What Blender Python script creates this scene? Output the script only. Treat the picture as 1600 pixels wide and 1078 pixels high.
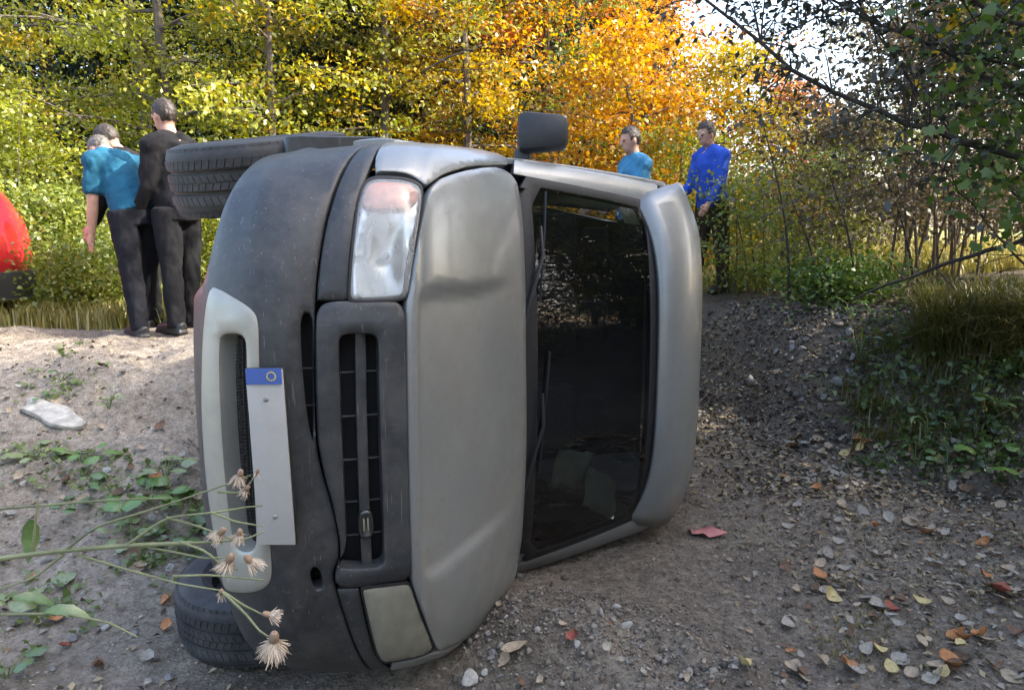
import bpy, bmesh, math, random
import numpy as np
from mathutils import Vector, Matrix, Quaternion
from mathutils.geometry import delaunay_2d_cdt

for _o in list(bpy.data.objects): bpy.data.objects.remove(_o)
SC = bpy.context.scene
COL = SC.collection
R = math.radians
# ------------------------------------------------------------------ camera, sky, sun, exposure
CAM_H = 1.35; PITCH = R(9.06); F_PX = 1172.9
cam_d = bpy.data.cameras.new("camera"); cam = bpy.data.objects.new("camera", cam_d); COL.objects.link(cam)
cam.location = (0, 0, CAM_H); cam.rotation_euler = (R(90)-PITCH, 0, 0)
cam_d.sensor_fit = 'HORIZONTAL'; cam_d.sensor_width = 36.0; cam_d.lens = 36.0*F_PX/1600
cam_d.clip_start = 0.02; cam_d.clip_end = 600
SC.camera = cam
SUN_EL, SUN_AZ = R(40), R(98)
world = bpy.data.worlds.new("World"); SC.world = world; world.use_nodes = True
_nt = world.node_tree; _nt.nodes.clear()
_sky = _nt.nodes.new("ShaderNodeTexSky"); _sky.sky_type = 'NISHITA'; _sky.sun_disc = False
_sky.sun_elevation = SUN_EL; _sky.sun_rotation = SUN_AZ; _sky.air_density = 1.0; _sky.dust_density = 4.0; _sky.ozone_density = .6
_bg = _nt.nodes.new("ShaderNodeBackground"); _bg.inputs[1].default_value = 0.15
_wo = _nt.nodes.new("ShaderNodeOutputWorld")
_nt.links.new(_sky.outputs[0], _bg.inputs[0]); _nt.links.new(_bg.outputs[0], _wo.inputs[0])
sun_d = bpy.data.lights.new("sun", 'SUN'); sun = bpy.data.objects.new("sun", sun_d); COL.objects.link(sun)
sun_d.energy = 2.5; sun_d.angle = R(0.6); sun_d.color = (1.0, .92, .80)
SUN_DIR = Vector((math.sin(SUN_AZ)*math.cos(SUN_EL), math.cos(SUN_AZ)*math.cos(SUN_EL), math.sin(SUN_EL)))
sun.rotation_euler = SUN_DIR.to_track_quat('Z', 'Y').to_euler()
SC.view_settings.view_transform = 'Standard'; SC.view_settings.look = 'None'
SC.view_settings.gamma = 1.0; SC.view_settings.use_curve_mapping = False
SC.view_settings.exposure = 2.55
SC.render.engine = 'CYCLES'
SC.cycles.max_bounces = 10; SC.cycles.transparent_max_bounces = 16; SC.cycles.use_denoising = True

# ------------------------------------------------------------------ helpers
def mat(name, col, rough=.6, metal=0., var=.25, vscale=8., bump=0., bscale=60., spec=.5, col2=None, coat=0., detail=6., obj=True, dirt=None, dscale=2., damt=.5, specks=None):
    m = bpy.data.materials.new(name); m.use_nodes = True; t = m.node_tree; n = t.nodes; l = t.links
    b = n["Principled BSDF"]
    tc = n.new("ShaderNodeTexCoord"); co = tc.outputs['Object']
    nz = n.new("ShaderNodeTexNoise"); nz.inputs['Scale'].default_value = vscale; nz.inputs['Detail'].default_value = detail; l.new(co, nz.inputs['Vector'])
    mx = n.new("ShaderNodeMix"); mx.data_type = 'RGBA'
    c = Vector(col[:3]); c2 = Vector(col2[:3]) if col2 else None
    rp = n.new("ShaderNodeValToRGB"); rp.color_ramp.elements[0].position = .3; rp.color_ramp.elements[1].position = .7
    if c2 is None: lo, hi = c*(1-var), c*(1+var)
    else: lo, hi = c, c2
    rp.color_ramp.elements[0].color = (*lo, 1); rp.color_ramp.elements[1].color = (*hi, 1)
    l.new(nz.outputs[0], rp.inputs[0]); out = rp.outputs[0]
    if dirt:
        d = n.new("ShaderNodeTexNoise"); d.inputs['Scale'].default_value = dscale; d.inputs['Detail'].default_value = 9; d.inputs['Roughness'].default_value = .7; l.new(co, d.inputs['Vector'])
        dr = n.new("ShaderNodeMapRange"); dr.inputs[1].default_value = .45; dr.inputs[2].default_value = .75; dr.inputs[4].default_value = damt; l.new(d.outputs[0], dr.inputs[0])
        l.new(dr.outputs[0], mx.inputs[0]); l.new(out, mx.inputs[6]); mx.inputs[7].default_value = (*dirt, 1); out = mx.outputs[2]
        rr = n.new("ShaderNodeMapRange"); rr.inputs[3].default_value = rough; rr.inputs[4].default_value = min(1, rough+.35); l.new(dr.outputs[0], rr.inputs[0]); l.new(rr.outputs[0], b.inputs['Roughness'])
    else:
        b.inputs['Roughness'].default_value = rough
    if specks:
        sz = n.new("ShaderNodeTexNoise"); sz.inputs['Scale'].default_value = 55; sz.inputs['Detail'].default_value = 3; l.new(co, sz.inputs['Vector'])
        sr = n.new("ShaderNodeMapRange"); sr.inputs[1].default_value = .64; sr.inputs[2].default_value = .72; sr.inputs[4].default_value = .38; l.new(sz.outputs[0], sr.inputs[0])
        sx = n.new("ShaderNodeMix"); sx.data_type = 'RGBA'; l.new(sr.outputs[0], sx.inputs[0]); l.new(out, sx.inputs[6]); sx.inputs[7].default_value = (*specks, 1); out = sx.outputs[2]
        # fine scuffs that run along the panel
        mp = n.new("ShaderNodeMapping"); mp.inputs['Scale'].default_value = (3, 90, 90); mp.inputs['Rotation'].default_value = (.2, .5, .1); l.new(co, mp.inputs[0])
        cz_ = n.new("ShaderNodeTexNoise"); cz_.inputs['Scale'].default_value = 1.6; cz_.inputs['Detail'].default_value = 2; l.new(mp.outputs[0], cz_.inputs['Vector'])
        cr = n.new("ShaderNodeMapRange"); cr.inputs[1].default_value = .67; cr.inputs[2].default_value = .73; cr.inputs[4].default_value = .30; l.new(cz_.outputs[0], cr.inputs[0])
        cx = n.new("ShaderNodeMix"); cx.data_type = 'RGBA'; l.new(cr.outputs[0], cx.inputs[0]); l.new(out, cx.inputs[6]); cx.inputs[7].default_value = (.30, .29, .27, 1); out = cx.outputs[2]
    l.new(out, b.inputs['Base Color'])
    b.inputs['Metallic'].default_value = metal; b.inputs['Specular IOR Level'].default_value = spec; b.inputs['Coat Weight'].default_value = coat; b.inputs['Coat Roughness'].default_value = .08
    if bump:
        bz = n.new("ShaderNodeTexNoise"); bz.inputs['Scale'].default_value = bscale; bz.inputs['Detail'].default_value = 5; l.new(co, bz.inputs['Vector'])
        bp = n.new("ShaderNodeBump"); bp.inputs['Strength'].default_value = bump; bp.inputs['Distance'].default_value = .01
        l.new(bz.outputs[0], bp.inputs['Height']); l.new(bp.outputs[0], b.inputs['Normal'])
    return m

def leaf_mat(name, cols, trans=.45, clump=.8, spec=.12, dark=.5):
    """leaf blades: colour by leaf and by clump, light passing through"""
    m = bpy.data.materials.new(name); m.use_nodes = True; t = m.node_tree; n = t.nodes; l = t.links; n.clear()
    g = n.new("ShaderNodeNewGeometry"); tc = n.new("ShaderNodeTexCoord")
    nz = n.new("ShaderNodeTexNoise"); nz.inputs['Scale'].default_value = clump; nz.inputs['Detail'].default_value = 3; l.new(tc.outputs['Object'], nz.inputs['Vector'])
    a = n.new("ShaderNodeMath"); a.operation = 'MULTIPLY_ADD'; a.inputs[1].default_value = .34; l.new(g.outputs['Random Per Island'], a.inputs[0])
    s = n.new("ShaderNodeMapRange"); s.inputs[1].default_value = .3; s.inputs[2].default_value = .7; s.inputs[4].default_value = .66; l.new(nz.outputs[0], s.inputs[0]); l.new(s.outputs[0], a.inputs[2])
    rp = n.new("ShaderNodeValToRGB"); e = rp.color_ramp.elements
    while len(e) < len(cols): e.new(.5)
    for i, c in enumerate(cols):
        e[i].position = i/(len(cols)-1); e[i].color = (*c, 1)
    l.new(a.outputs[0], rp.inputs[0])
    d = n.new("ShaderNodeBsdfDiffuse"); tr = n.new("ShaderNodeBsdfTranslucent"); gl = n.new("ShaderNodeBsdfGlossy"); gl.inputs['Roughness'].default_value = .45
    l.new(rp.outputs[0], d.inputs[0])
    sat = n.new("ShaderNodeHueSaturation"); sat.inputs['Saturation'].default_value = 1.1; sat.inputs['Value'].default_value = 1.25; l.new(rp.outputs[0], sat.inputs['Color']); l.new(sat.outputs[0], tr.inputs[0])
    m1 = n.new("ShaderNodeMixShader"); m1.inputs[0].default_value = trans; l.new(d.outputs[0], m1.inputs[1]); l.new(tr.outputs[0], m1.inputs[2])
    m2 = n.new("ShaderNodeMixShader"); m2.inputs[0].default_value = spec*.4; l.new(m1.outputs[0], m2.inputs[1]); l.new(gl.outputs[0], m2.inputs[2])
    o = n.new("ShaderNodeOutputMaterial"); l.new(m2.outputs[0], o.inputs[0])
    return m

def glass_mat(name, tint, body=(.5, .5, .5), diff=.0, rough=.03, ior=1.5, rmin=0.):
    """thin sheet of glass or clear plastic: see-through, mirrored at a slant"""
    m = bpy.data.materials.new(name); m.use_nodes = True; t = m.node_tree; n = t.nodes; l = t.links; n.clear()
    tp = n.new("ShaderNodeBsdfTransparent"); tp.inputs[0].default_value = (*tint, 1)
    gl = n.new("ShaderNodeBsdfGlossy"); gl.inputs['Roughness'].default_value = rough
    df = n.new("ShaderNodeBsdfDiffuse"); df.inputs[0].default_value = (*body, 1)
    fr = n.new("ShaderNodeFresnel"); fr.inputs[0].default_value = ior
    ad = n.new("ShaderNodeMath"); ad.operation = 'ADD'; ad.inputs[1].default_value = rmin; l.new(fr.outputs[0], ad.inputs[0])
    nz = n.new("ShaderNodeTexNoise"); nz.inputs['Scale'].default_value = 5; nz.inputs['Detail'].default_value = 3
    mr = n.new("ShaderNodeMapRange"); mr.inputs[1].default_value = .3; mr.inputs[2].default_value = .8; mr.inputs[3].default_value = diff*.85; mr.inputs[4].default_value = min(1, diff*1.15); l.new(nz.outputs[0], mr.inputs[0])
    a = n.new("ShaderNodeMixShader"); l.new(mr.outputs[0], a.inputs[0]); l.new(tp.outputs[0], a.inputs[1]); l.new(df.outputs[0], a.inputs[2])
    b = n.new("ShaderNodeMixShader"); l.new(ad.outputs[0], b.inputs[0]); l.new(a.outputs[0], b.inputs[1]); l.new(gl.outputs[0], b.inputs[2])
    o = n.new("ShaderNodeOutputMaterial"); l.new(b.outputs[0], o.inputs[0])
    return m

def link(name, me, m=None, parent=None):
    o = bpy.data.objects.new(name, me); COL.objects.link(o)
    if m is not None and me is not None: me.materials.append(m)
    if parent is not None: o.parent = parent
    return o
def tag(o, label=None, cat=None, group=None, kind=None):
    for k, v in (('label', label), ('category', cat), ('group', group), ('kind', kind)):
        if v: o[k] = v
    return o
def thing(name, label, cat, loc=(0, 0, 0), group=None, rot=(0, 0, 0)):
    o = bpy.data.objects.new(name, None); COL.objects.link(o); o.location = loc; o.rotation_euler = rot
    o.empty_display_size = .1
    return tag(o, label, cat, group)
def mesh(name, V, F, smooth=True, sharp=None):
    me = bpy.data.meshes.new(name)
    if isinstance(F, np.ndarray):
        V = np.ascontiguousarray(V, dtype=np.float32).reshape(-1, 3); k = F.shape[1]; nf = len(F)
        me.vertices.add(len(V)); me.vertices.foreach_set("co", V.ravel())
        me.loops.add(nf*k); me.loops.foreach_set("vertex_index", np.ascontiguousarray(F, dtype=np.int32).ravel())
        me.polygons.add(nf); me.polygons.foreach_set("loop_start", np.arange(0, nf*k, k, dtype=np.int32))
        me.update(calc_edges=True)
    else:
        me.from_pydata([tuple(v) for v in V], [], [tuple(f) for f in F])
    if smooth: me.polygons.foreach_set("use_smooth", np.ones(len(me.polygons), dtype=bool))
    if sharp is not None: me.set_sharp_from_angle(angle=R(sharp))
    me.validate(); me.update()
    return me
class MB:
    """collects solid shapes into one mesh"""
    def __init__(s): s.v = []; s.f = []
    def add(s, V, F):
        k = len(s.v); s.v += [tuple(p) for p in V]; s.f += [tuple(i+k for i in f) for f in F]; return s
    def box(s, c, size, M=None, taper=1.):
        x, y, z = [q/2 for q in size]; V = []
        for dz in (-1, 1):
            t = taper if dz > 0 else 1
            for dx, dy in ((-1, -1), (1, -1), (1, 1), (-1, 1)): V.append(Vector((dx*x*t, dy*y*t, dz*z)))
        if M is not None: V = [M @ v for v in V]
        V = [v+Vector(c) for v in V]
        return s.add(V, [(3, 2, 1, 0), (4, 5, 6, 7), (0, 1, 5, 4), (1, 2, 6, 5), (2, 3, 7, 6), (3, 0, 4, 7)])
    def tube(s, pts, rad, n=8, cap=True, flat=1.):
        pts = [Vector(p) for p in pts]; rad = rad if hasattr(rad, '__len__') else [rad]*len(pts)
        up = None; V = []; F = []
        for i, p in enumerate(pts):
            d = (pts[min(i+1, len(pts)-1)]-pts[max(i-1, 0)]).normalized()
            if up is None: up = d.orthogonal().normalized()
            up = (up-d*up.dot(d)); up = up.normalized() if up.length > 1e-6 else d.orthogonal().normalized()
            w = d.cross(up)
            for k in range(n):
                a = 2*math.pi*k/n; V.append(p+up*math.cos(a)*rad[i]+w*math.sin(a)*rad[i]*flat)
        for i in range(len(pts)-1):
            for k in range(n):
                F.append((i*n+k, i*n+(k+1) % n, (i+1)*n+(k+1) % n, (i+1)*n+k))
        if cap:
            F.append(tuple(range(n-1, -1, -1))); F.append(tuple((len(pts)-1)*n+k for k in range(n)))
        return s.add(V, F)
    def ball(s, c, r, seg=10, ring=7, M=None):
        r = r if hasattr(r, '__len__') else (r, r, r); V = []; F = []
        for i in range(ring+1):
            th = math.pi*i/ring
            for k in range(seg):
                a = 2*math.pi*k/seg; v = Vector((r[0]*math.sin(th)*math.cos(a), r[1]*math.sin(th)*math.sin(a), r[2]*math.cos(th)))
                V.append((M @ v if M is not None else v)+Vector(c))
        for i in range(ring):
            for k in range(seg): F.append((i*seg+k, (i+1)*seg+k, (i+1)*seg+(k+1) % seg, i*seg+(k+1) % seg))
        return s.add(V, F)
    def lathe(s, prof, n=40, axis='x', c=(0, 0, 0)):
        V = []; F = []
        for (a, r) in prof:
            for k in range(n):
                t = 2*math.pi*k/n
                v = (a, r*math.cos(t), r*math.sin(t)) if axis == 'x' else (r*math.cos(t), r*math.sin(t), a)
                V.append(Vector(v)+Vector(c))
        for i in range(len(prof)-1):
            for k in range(n): F.append((i*n+k, i*n+(k+1) % n, (i+1)*n+(k+1) % n, (i+1)*n+k))
        return s.add(V, F)
    def mesh(s, name, smooth=True, sharp=35, bevel=0):
        me = mesh(name, s.v, s.f, smooth)
        bm = bmesh.new(); bm.from_mesh(me); bmesh.ops.remove_doubles(bm, verts=bm.verts, dist=1e-5)
        if bevel: bmesh.ops.bevel(bm, geom=[e for e in bm.edges if len(e.link_faces) == 2 and e.calc_face_angle() > R(30)], offset=bevel, segments=2, affect='EDGES', profile=.5)
        bmesh.ops.recalc_face_normals(bm, faces=bm.faces); bm.to_mesh(me); bm.free()
        me.polygons.foreach_set("use_smooth", np.ones(len(me.polygons), dtype=bool) if smooth else np.zeros(len(me.polygons), dtype=bool))
        if smooth and sharp: me.set_sharp_from_angle(angle=R(sharp))
        me.update(); return me
    def build(s, name, m, parent=None, **k): return link(name, s.mesh(name, **k), m, parent)
def ray(px, py):
    x = (px-800)/F_PX; y = -(py-539)/F_PX; c, s = math.cos(PITCH), math.sin(PITCH)
    return Vector((x, c+y*s, -s+y*c))
def at(px, py, Y):
    r = ray(px, py); return Vector((0, 0, CAM_H))+r*(Y/r.y)

# ------------------------------------------------------------------ value noise (for ground and stones)
def vnoise(x, y, seed=0):
    def h(i, j): 
        q = np.sin(i*127.1+j*311.7+seed*74.7)*43758.5453; return q-np.floor(q)
    i = np.floor(x); j = np.floor(y); f = x-i; g = y-j; f = f*f*(3-2*f); g = g*g*(3-2*g)
    return (h(i, j)*(1-f)+h(i+1, j)*f)*(1-g)+(h(i, j+1)*(1-f)+h(i+1, j+1)*f)*g
def fbm(x, y, o=4, seed=0):
    s = 0; a = 1; t = 0
    for k in range(o): s = s+a*(vnoise(x*2**k, y*2**k, seed+k)-.5); t += a; a *= .5
    return s/t
def sstep(a, b, x): t = np.clip((x-a)/(b-a), 0, 1); return t*t*(3-2*t)
def ground_h(x, y):
    x = np.asarray(x, float); y = np.asarray(y, float)
    g = -.24+0*x
    left = .74*sstep(2.45, 5.5, y+.15*fbm(x*.8, y*.8, 2, 5))*sstep(-1.25, -2.0, x+.12*(y-4)*0)
    left = left+.10*sstep(-1.5, -3.5, x)*sstep(2., 3.5, y)*sstep(5.6, 4.6, y)
    back = .72*sstep(6.7, 7.6, y)
    d = .856*(x-2.02)+.516*(y-5.33)+.25*fbm(x*.9, y*.9, 3, 9)
    right = .86*sstep(-.05, 1.25, d)+.10*np.clip(d-1.2, 0, 6)*np.clip(1-(y-6)/12, 0.2, 1)
    right = right*sstep(-1.0, .6, x)
    h = np.maximum(np.maximum(left, back), right)
    edge = .0
    g = g+h
    near = np.exp(-((y-3)/9)**2)
    g = g+.22*fbm(x*4.2, y*4.2, 4, 31)*sstep(-.1, .3, d)*sstep(1.7, .9, d)*sstep(-.6, .8, x)
    g = g+.10*fbm(x*.7, y*.7, 3, 1)*near+.05*fbm(x*3, y*3, 4, 2)*near+.028*fbm(x*11, y*11, 4, 3)*near
    g = g+.17*fbm(x*2.6, y*2.6, 4, 41)*sstep(-1.0, -1.8, x)*sstep(2.6, 3.6, y)*sstep(6.6, 5.6, y)
    # clods thrown up along the lower edge of the van
    g = g+.16*np.exp(-(((x-.18)/.42)**2+((y-2.62)/.30)**2))*(1+.9*fbm(x*6, y*6, 4, 8))
    g = g+.13*np.exp(-(((x-.62)/.30)**2+((y-2.35)/.28)**2))*(.6+1.3*fbm(x*7, y*7, 4, 18))
    # hollow the van's nose has ploughed
    g = g-.10*np.exp(-(((x+.55)/.55)**2+((y-2.30)/.45)**2))
    # the land falls flat far away
    return g
def gz(x, y): return float(ground_h(np.array([x]), np.array([y]))[0])

# ------------------------------------------------------------------ materials
M = {}
M['paint'] = mat("silver_paint", (.25, .263, .262), .36, .4, .06, 3, coat=.4, dirt=(.21, .20, .18), dscale=3.2, damt=.6, specks=(.16, .15, .13))
M['paint_low'] = mat("warm_silver_paint", (.36, .36, .32), .42, .35, .08, 3, coat=.15, dirt=(.22, .20, .16), dscale=5, damt=.5)
M['plastic'] = mat("black_plastic", (.027, .030, .033), .42, 0, .25, 30, bump=.12, bscale=420, dirt=(.105, .102, .095), dscale=6.5, damt=.55, specks=(.10, .097, .09))
M['plastic_dk'] = mat("dark_plastic", (.018, .019, .021), .5, 0, .2, 30, bump=.08, bscale=300)
M['void'] = mat("unlit_black", (.006, .006, .007), .8, 0, .1)  # black standing for the shade behind panels and grille
M['rubber'] = mat("tyre_rubber", (.030, .031, .033), .68, 0, .3, 12, bump=.2, bscale=90, dirt=(.11, .105, .095), dscale=6, damt=.6)
M['gasket'] = mat("rubber_seal", (.012, .012, .013), .6, 0, .1)
M['chrome'] = mat("lamp_reflector", (.78, .80, .80), .32, .9, .08, 20)
M['lens'] = glass_mat("clear_lens", (.93, .95, .94), (.72, .74, .73), .30, .05)
M['lens_shaded'] = glass_mat("shaded_lens", (.66, .64, .52), (.36, .35, .28), .6, .14)  # same lens on the lower lamp, its shade mixed into the colour
M['amber'] = mat("salmon_indicator", (.85, .34, .20), .25, 0, .2, 30, coat=.6)
M['amber_shaded'] = mat("shaded_indicator", (.20, .13, .08), .3, 0, .2, 30, coat=.5)  # lower indicator, darkened in colour for the shade there
M['plate'] = mat("number_plate_white", (.37, .365, .35), .4, 0, .06, 8, dirt=(.3, .27, .22), dscale=9, damt=.5)
M['blue'] = mat("plate_blue", (.05, .11, .36), .4, 0, .1)
M['yellow'] = mat("star_yellow", (.7, .55, .1), .5, 0, .1)
M['steel'] = mat("rim_steel", (.30, .30, .30), .45, .8, .2, 20, dirt=(.1, .09, .08))
M['under'] = mat("underbody_grey", (.05, .048, .045), .8, .0, .4, 8, bump=.3, bscale=40)
M['glass'] = glass_mat("window_glass", (.30, .36, .37), (.1, .1, .1), .03, .015, 1.5, .02)
M['dash'] = mat("dashboard_grey", (.022, .024, .026), .7, 0, .2, 30, bump=.1, bscale=300)
M['seat'] = mat("seat_cloth", (.03, .034, .045), .9, 0, .3, 60)
M['paper'] = mat("paper_cream", (.62, .60, .47), .8, 0, .12, 12)
M['red'] = mat("red_paint", (.50, .012, .03), .28, .0, .08, 3, coat=.8)
M['red_lamp'] = mat("red_lamp_plastic", (.30, .01, .01), .2, 0, .1, coat=.8)

# ground: grey gritty soil, browner and paler on the left bank, darker under the thicket
def ground_mat():
    m = bpy.data.materials.new("gritty_soil"); m.use_nodes = True; t = m.node_tree; n = t.nodes; l = t.links
    b = n["Principled BSDF"]; b.inputs['Roughness'].default_value = .95; b.inputs['Specular IOR Level'].default_value = .15
    tc = n.new("ShaderNodeTexCoord"); co = tc.outputs['Object']
    def noise(sc, d=8, r=.6):
        z = n.new("ShaderNodeTexNoise"); z.inputs['Scale'].default_value = sc; z.inputs['Detail'].default_value = d; z.inputs['Roughness'].default_value = r; l.new(co, z.inputs['Vector']); return z.outputs[0]
    def ramp(src, stops):
        r = n.new("ShaderNodeValToRGB"); e = r.color_ramp.elements
        while len(e) < len(stops): e.new(.5)
        for i, (p, c) in enumerate(stops): e[i].position = p; e[i].color = (*c, 1)
        l.new(src, r.inputs[0]); return r.outputs[0]
    def mix(f, a, c, mode='MIX'):
        x = n.new("ShaderNodeMix"); x.data_type = 'RGBA'; x.blend_type = mode
        if hasattr(f, 'is_linked'): l.new(f, x.inputs[0])
        else: x.inputs[0].default_value = f
        l.new(a, x.inputs[6]); l.new(c, x.inputs[7]); return x.outputs[2]
    at_ = n.new("ShaderNodeAttribute"); at_.attribute_name = "zone"
    sep = n.new("ShaderNodeSeparateColor"); l.new(at_.outputs['Color'], sep.inputs[0])
    grey = ramp(noise(28, 9, .75), [(.30, (.075, .061, .046)), (.5, (.185, .158, .125)), (.72, (.32, .28, .225))])
    tan = ramp(noise(22, 9, .75), [(.28, (.13, .105, .080)), (.5, (.28, .24, .19)), (.75, (.45, .40, .33))])
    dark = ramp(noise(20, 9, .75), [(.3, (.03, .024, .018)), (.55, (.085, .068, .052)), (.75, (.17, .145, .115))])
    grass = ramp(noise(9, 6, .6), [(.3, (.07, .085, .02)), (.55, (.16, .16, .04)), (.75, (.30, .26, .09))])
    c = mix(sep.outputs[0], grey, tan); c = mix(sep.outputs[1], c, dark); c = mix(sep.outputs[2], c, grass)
    big = ramp(noise(2.2, 6, .6), [(.3, (.62, .6, .58)), (.7, (1.1, 1.08, 1.05))]); c = mix(1., c, big, 'MULTIPLY')
    vo = n.new("ShaderNodeTexVoronoi"); vo.inputs['Scale'].default_value = 70; l.new(co, vo.inputs['Vector'])
    peb = n.new("ShaderNodeMix"); peb.data_type = 'RGBA'; peb.blend_type = 'OVERLAY'; peb.inputs[0].default_value = .28; l.new(c, peb.inputs[6]); vg = n.new('ShaderNodeHueSaturation'); vg.inputs['Saturation'].default_value = 0; l.new(vo.outputs['Color'], vg.inputs['Color']); l.new(vg.outputs[0], peb.inputs[7])
    hs = n.new("ShaderNodeHueSaturation"); hs.inputs['Saturation'].default_value = .9; l.new(peb.outputs[2], hs.inputs['Color'])
    l.new(hs.outputs[0], b.inputs['Base Color'])
    b1 = n.new("ShaderNodeBump"); b1.inputs['Strength'].default_value = .8; b1.inputs['Distance'].default_value = .02; l.new(noise(45, 9, .8), b1.inputs['Height'])
    b2 = n.new("ShaderNodeBump"); b2.inputs['Strength'].default_value = .6; b2.inputs['Distance'].default_value = .012; l.new(vo.outputs['Distance'], b2.inputs['Height']); l.new(b1.outputs[0], b2.inputs['Normal'])
    l.new(b2.outputs[0], b.inputs['Normal'])
    return m

# ------------------------------------------------------------------ the ground: one sheet to the horizon
def axis(lo, hi, dense_lo, dense_hi, step, n_out):
    a = np.arange(dense_lo, dense_hi, step)
    l_ = dense_lo-np.geomspace(step, dense_lo-lo, n_out)[::-1]; h_ = dense_hi+np.geomspace(step, hi-dense_hi, n_out)
    return np.concatenate([l_, a, h_])
gx = axis(-200, 200, -4.2, 4.6, .024, 50); gy = axis(-60, 320, 1.1, 7.2, .024, 50)
GX, GY = np.meshgrid(gx, gy); GZ = ground_h(GX, GY)
far = sstep(20, 120, np.hypot(GX, GY-5)); GZ = GZ*(1-far)+.4*far
V = np.stack([GX.ravel(), GY.ravel(), GZ.ravel()], 1); nx, ny = len(gx), len(gy)
I = np.arange(nx*ny).reshape(ny, nx)
F = np.stack([I[:-1, :-1].ravel(), I[:-1, 1:].ravel(), I[1:, 1:].ravel(), I[1:, :-1].ravel()], 1)
me = mesh("ground", V, F)
zone = np.zeros((len(V), 4), dtype=np.float32); x, y = V[:, 0], V[:, 1]
nzz = fbm(x*2.5, y*2.5, 4, 21)
dR = .856*(x-2.02)+.516*(y-5.33)
zone[:, 0] = np.clip(sstep(-.7, -1.8, x+.5*nzz)*sstep(2.0, 3.3, y+.8*nzz)+.35*sstep(-.5, -1.3, x+.5*nzz), 0, 1)
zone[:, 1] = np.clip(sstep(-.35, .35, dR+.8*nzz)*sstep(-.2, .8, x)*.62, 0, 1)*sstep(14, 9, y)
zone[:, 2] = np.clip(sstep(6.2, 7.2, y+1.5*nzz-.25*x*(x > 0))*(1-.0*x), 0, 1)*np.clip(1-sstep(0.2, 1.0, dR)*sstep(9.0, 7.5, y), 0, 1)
zone[:, 3] = 1
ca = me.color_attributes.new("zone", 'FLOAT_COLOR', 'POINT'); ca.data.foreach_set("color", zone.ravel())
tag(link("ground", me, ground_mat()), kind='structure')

# ------------------------------------------------------------------ the van: one curved front surface, panels cut from it
VAN_TH = R(5.13)
van = thing("delivery_van", "silver grey van lying on its side with black bumper and wheels in the air", "van", (-1.22, 2.145, .70))
_c, _s = math.cos(VAN_TH), math.sin(VAN_TH)
van.matrix_world = Matrix.Translation((-1.22, 2.145, .70)) @ Matrix(((0, -_s, _c), (0, -_c, -_s), (1, 0, 0))).to_4x4()
VM = van.matrix_world.copy()
STN=[ # centre(u,z)  end(u,z)  half width  exponent
 (.34,.16,.62,.16,.82,2.6),(.14,.215,.60,.24,.85,2.6),(.03,.32,.57,.34,.88,2.7),(-.03,.46,.55,.46,.89,2.8),
 (-.03,.57,.55,.56,.90,2.8),(.02,.66,.55,.66,.91,2.8),(.05,.76,.57,.74,.92,2.8),(.10,.87,.61,.82,.925,2.8),
 (.135,.92,.66,.88,.925,2.8),(.20,.965,.72,.93,.925,3.0),(.45,1.07,.80,.98,.925,3.2),(.70,1.14,.88,1.0,.93,3.2),(.95,1.20,1.02,1.04,.93,3.2)]
NV,NA=241,161
def _cr(P,t):
    P=np.asarray(P,float);n=len(P);i=np.clip(np.floor(t).astype(int),0,n-2);f=(t-i)[:,None]
    p0=P[np.maximum(i-1,0)];p1=P[i];p2=P[i+1];p3=P[np.minimum(i+2,n-1)]
    return .5*((2*p1)+(-p0+p2)*f+(2*p0-5*p1+4*p2-p3)*f*f+(-p0+3*p1-3*p2+p3)*f**3)
def make_shell():
    S=_cr(STN,np.linspace(0,len(STN)-1,NV))
    G=np.zeros((NV,NA,3))
    ph=np.linspace(0,math.pi/2,400)
    for i,(cu,cz,eu,ez,hw,n) in enumerate(S):
        s=hw*np.sin(ph)**(2/n);k=1-np.cos(ph)**(2/n);k[-1]=1
        u=cu+(eu-cu)*k;z=cz+(ez-cz)*k
        L=np.concatenate([[0],np.cumsum(np.sqrt(np.diff(s)**2+np.diff(u)**2+np.diff(z)**2))])
        t=np.linspace(0,L[-1],NA//2+1)
        h=np.stack([np.interp(t,L,s),-np.interp(t,L,u),np.interp(t,L,z)],1)
        m=h[1:][::-1].copy();m[:,0]*=-1
        G[i]=np.concatenate([m,h])
    return G
G=make_shell()
def dent(a,v):
    return 0
def S(av,off=0.0):
    """(a in -1..1, v in 0..12) -> local van xyz (x right, y forward, z up)"""
    av=np.atleast_2d(av);fa=np.clip((av[:,0]+1)/2*(NA-1),0,NA-1.001);fv=np.clip(av[:,1]/(len(STN)-1)*(NV-1),0,NV-1.001)
    i=fv.astype(int);j=fa.astype(int);x=(fv-i)[:,None];y=(fa-j)[:,None]
    P=(G[i,j]*(1-x)+G[i+1,j]*x)*(1-y)+(G[i,j+1]*(1-x)+G[i+1,j+1]*x)*y
    du=(G[np.minimum(i+2,NV-1),j]-G[np.maximum(i-1,0),j]);dv=(G[i,np.minimum(j+2,NA-1)]-G[i,np.maximum(j-1,0)])
    n=np.cross(du,dv);n/=np.linalg.norm(n,axis=1)[:,None]+1e-9
    return P+n*np.asarray(off).reshape(-1,1)
SILVER = [(0.399, 2.16), (0.386, 2.49), (0.365, 2.82), (0.346, 3.16), (0.328, 3.39), (0.304, 3.48), (0.227, 3.49), (0.11, 3.48), (-0.011, 3.47), (-0.119, 3.49), (-0.215, 3.53), (-0.282, 3.5), (-0.314, 3.42), (-0.335, 3.23), (-0.355, 2.89), (-0.379, 2.38), (-0.391, 2.04), (-0.333, 2.01), (-0.208, 1.94), (-0.073, 1.83), (0.078, 1.83), (0.193, 1.92), (0.303, 2.01)]
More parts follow.
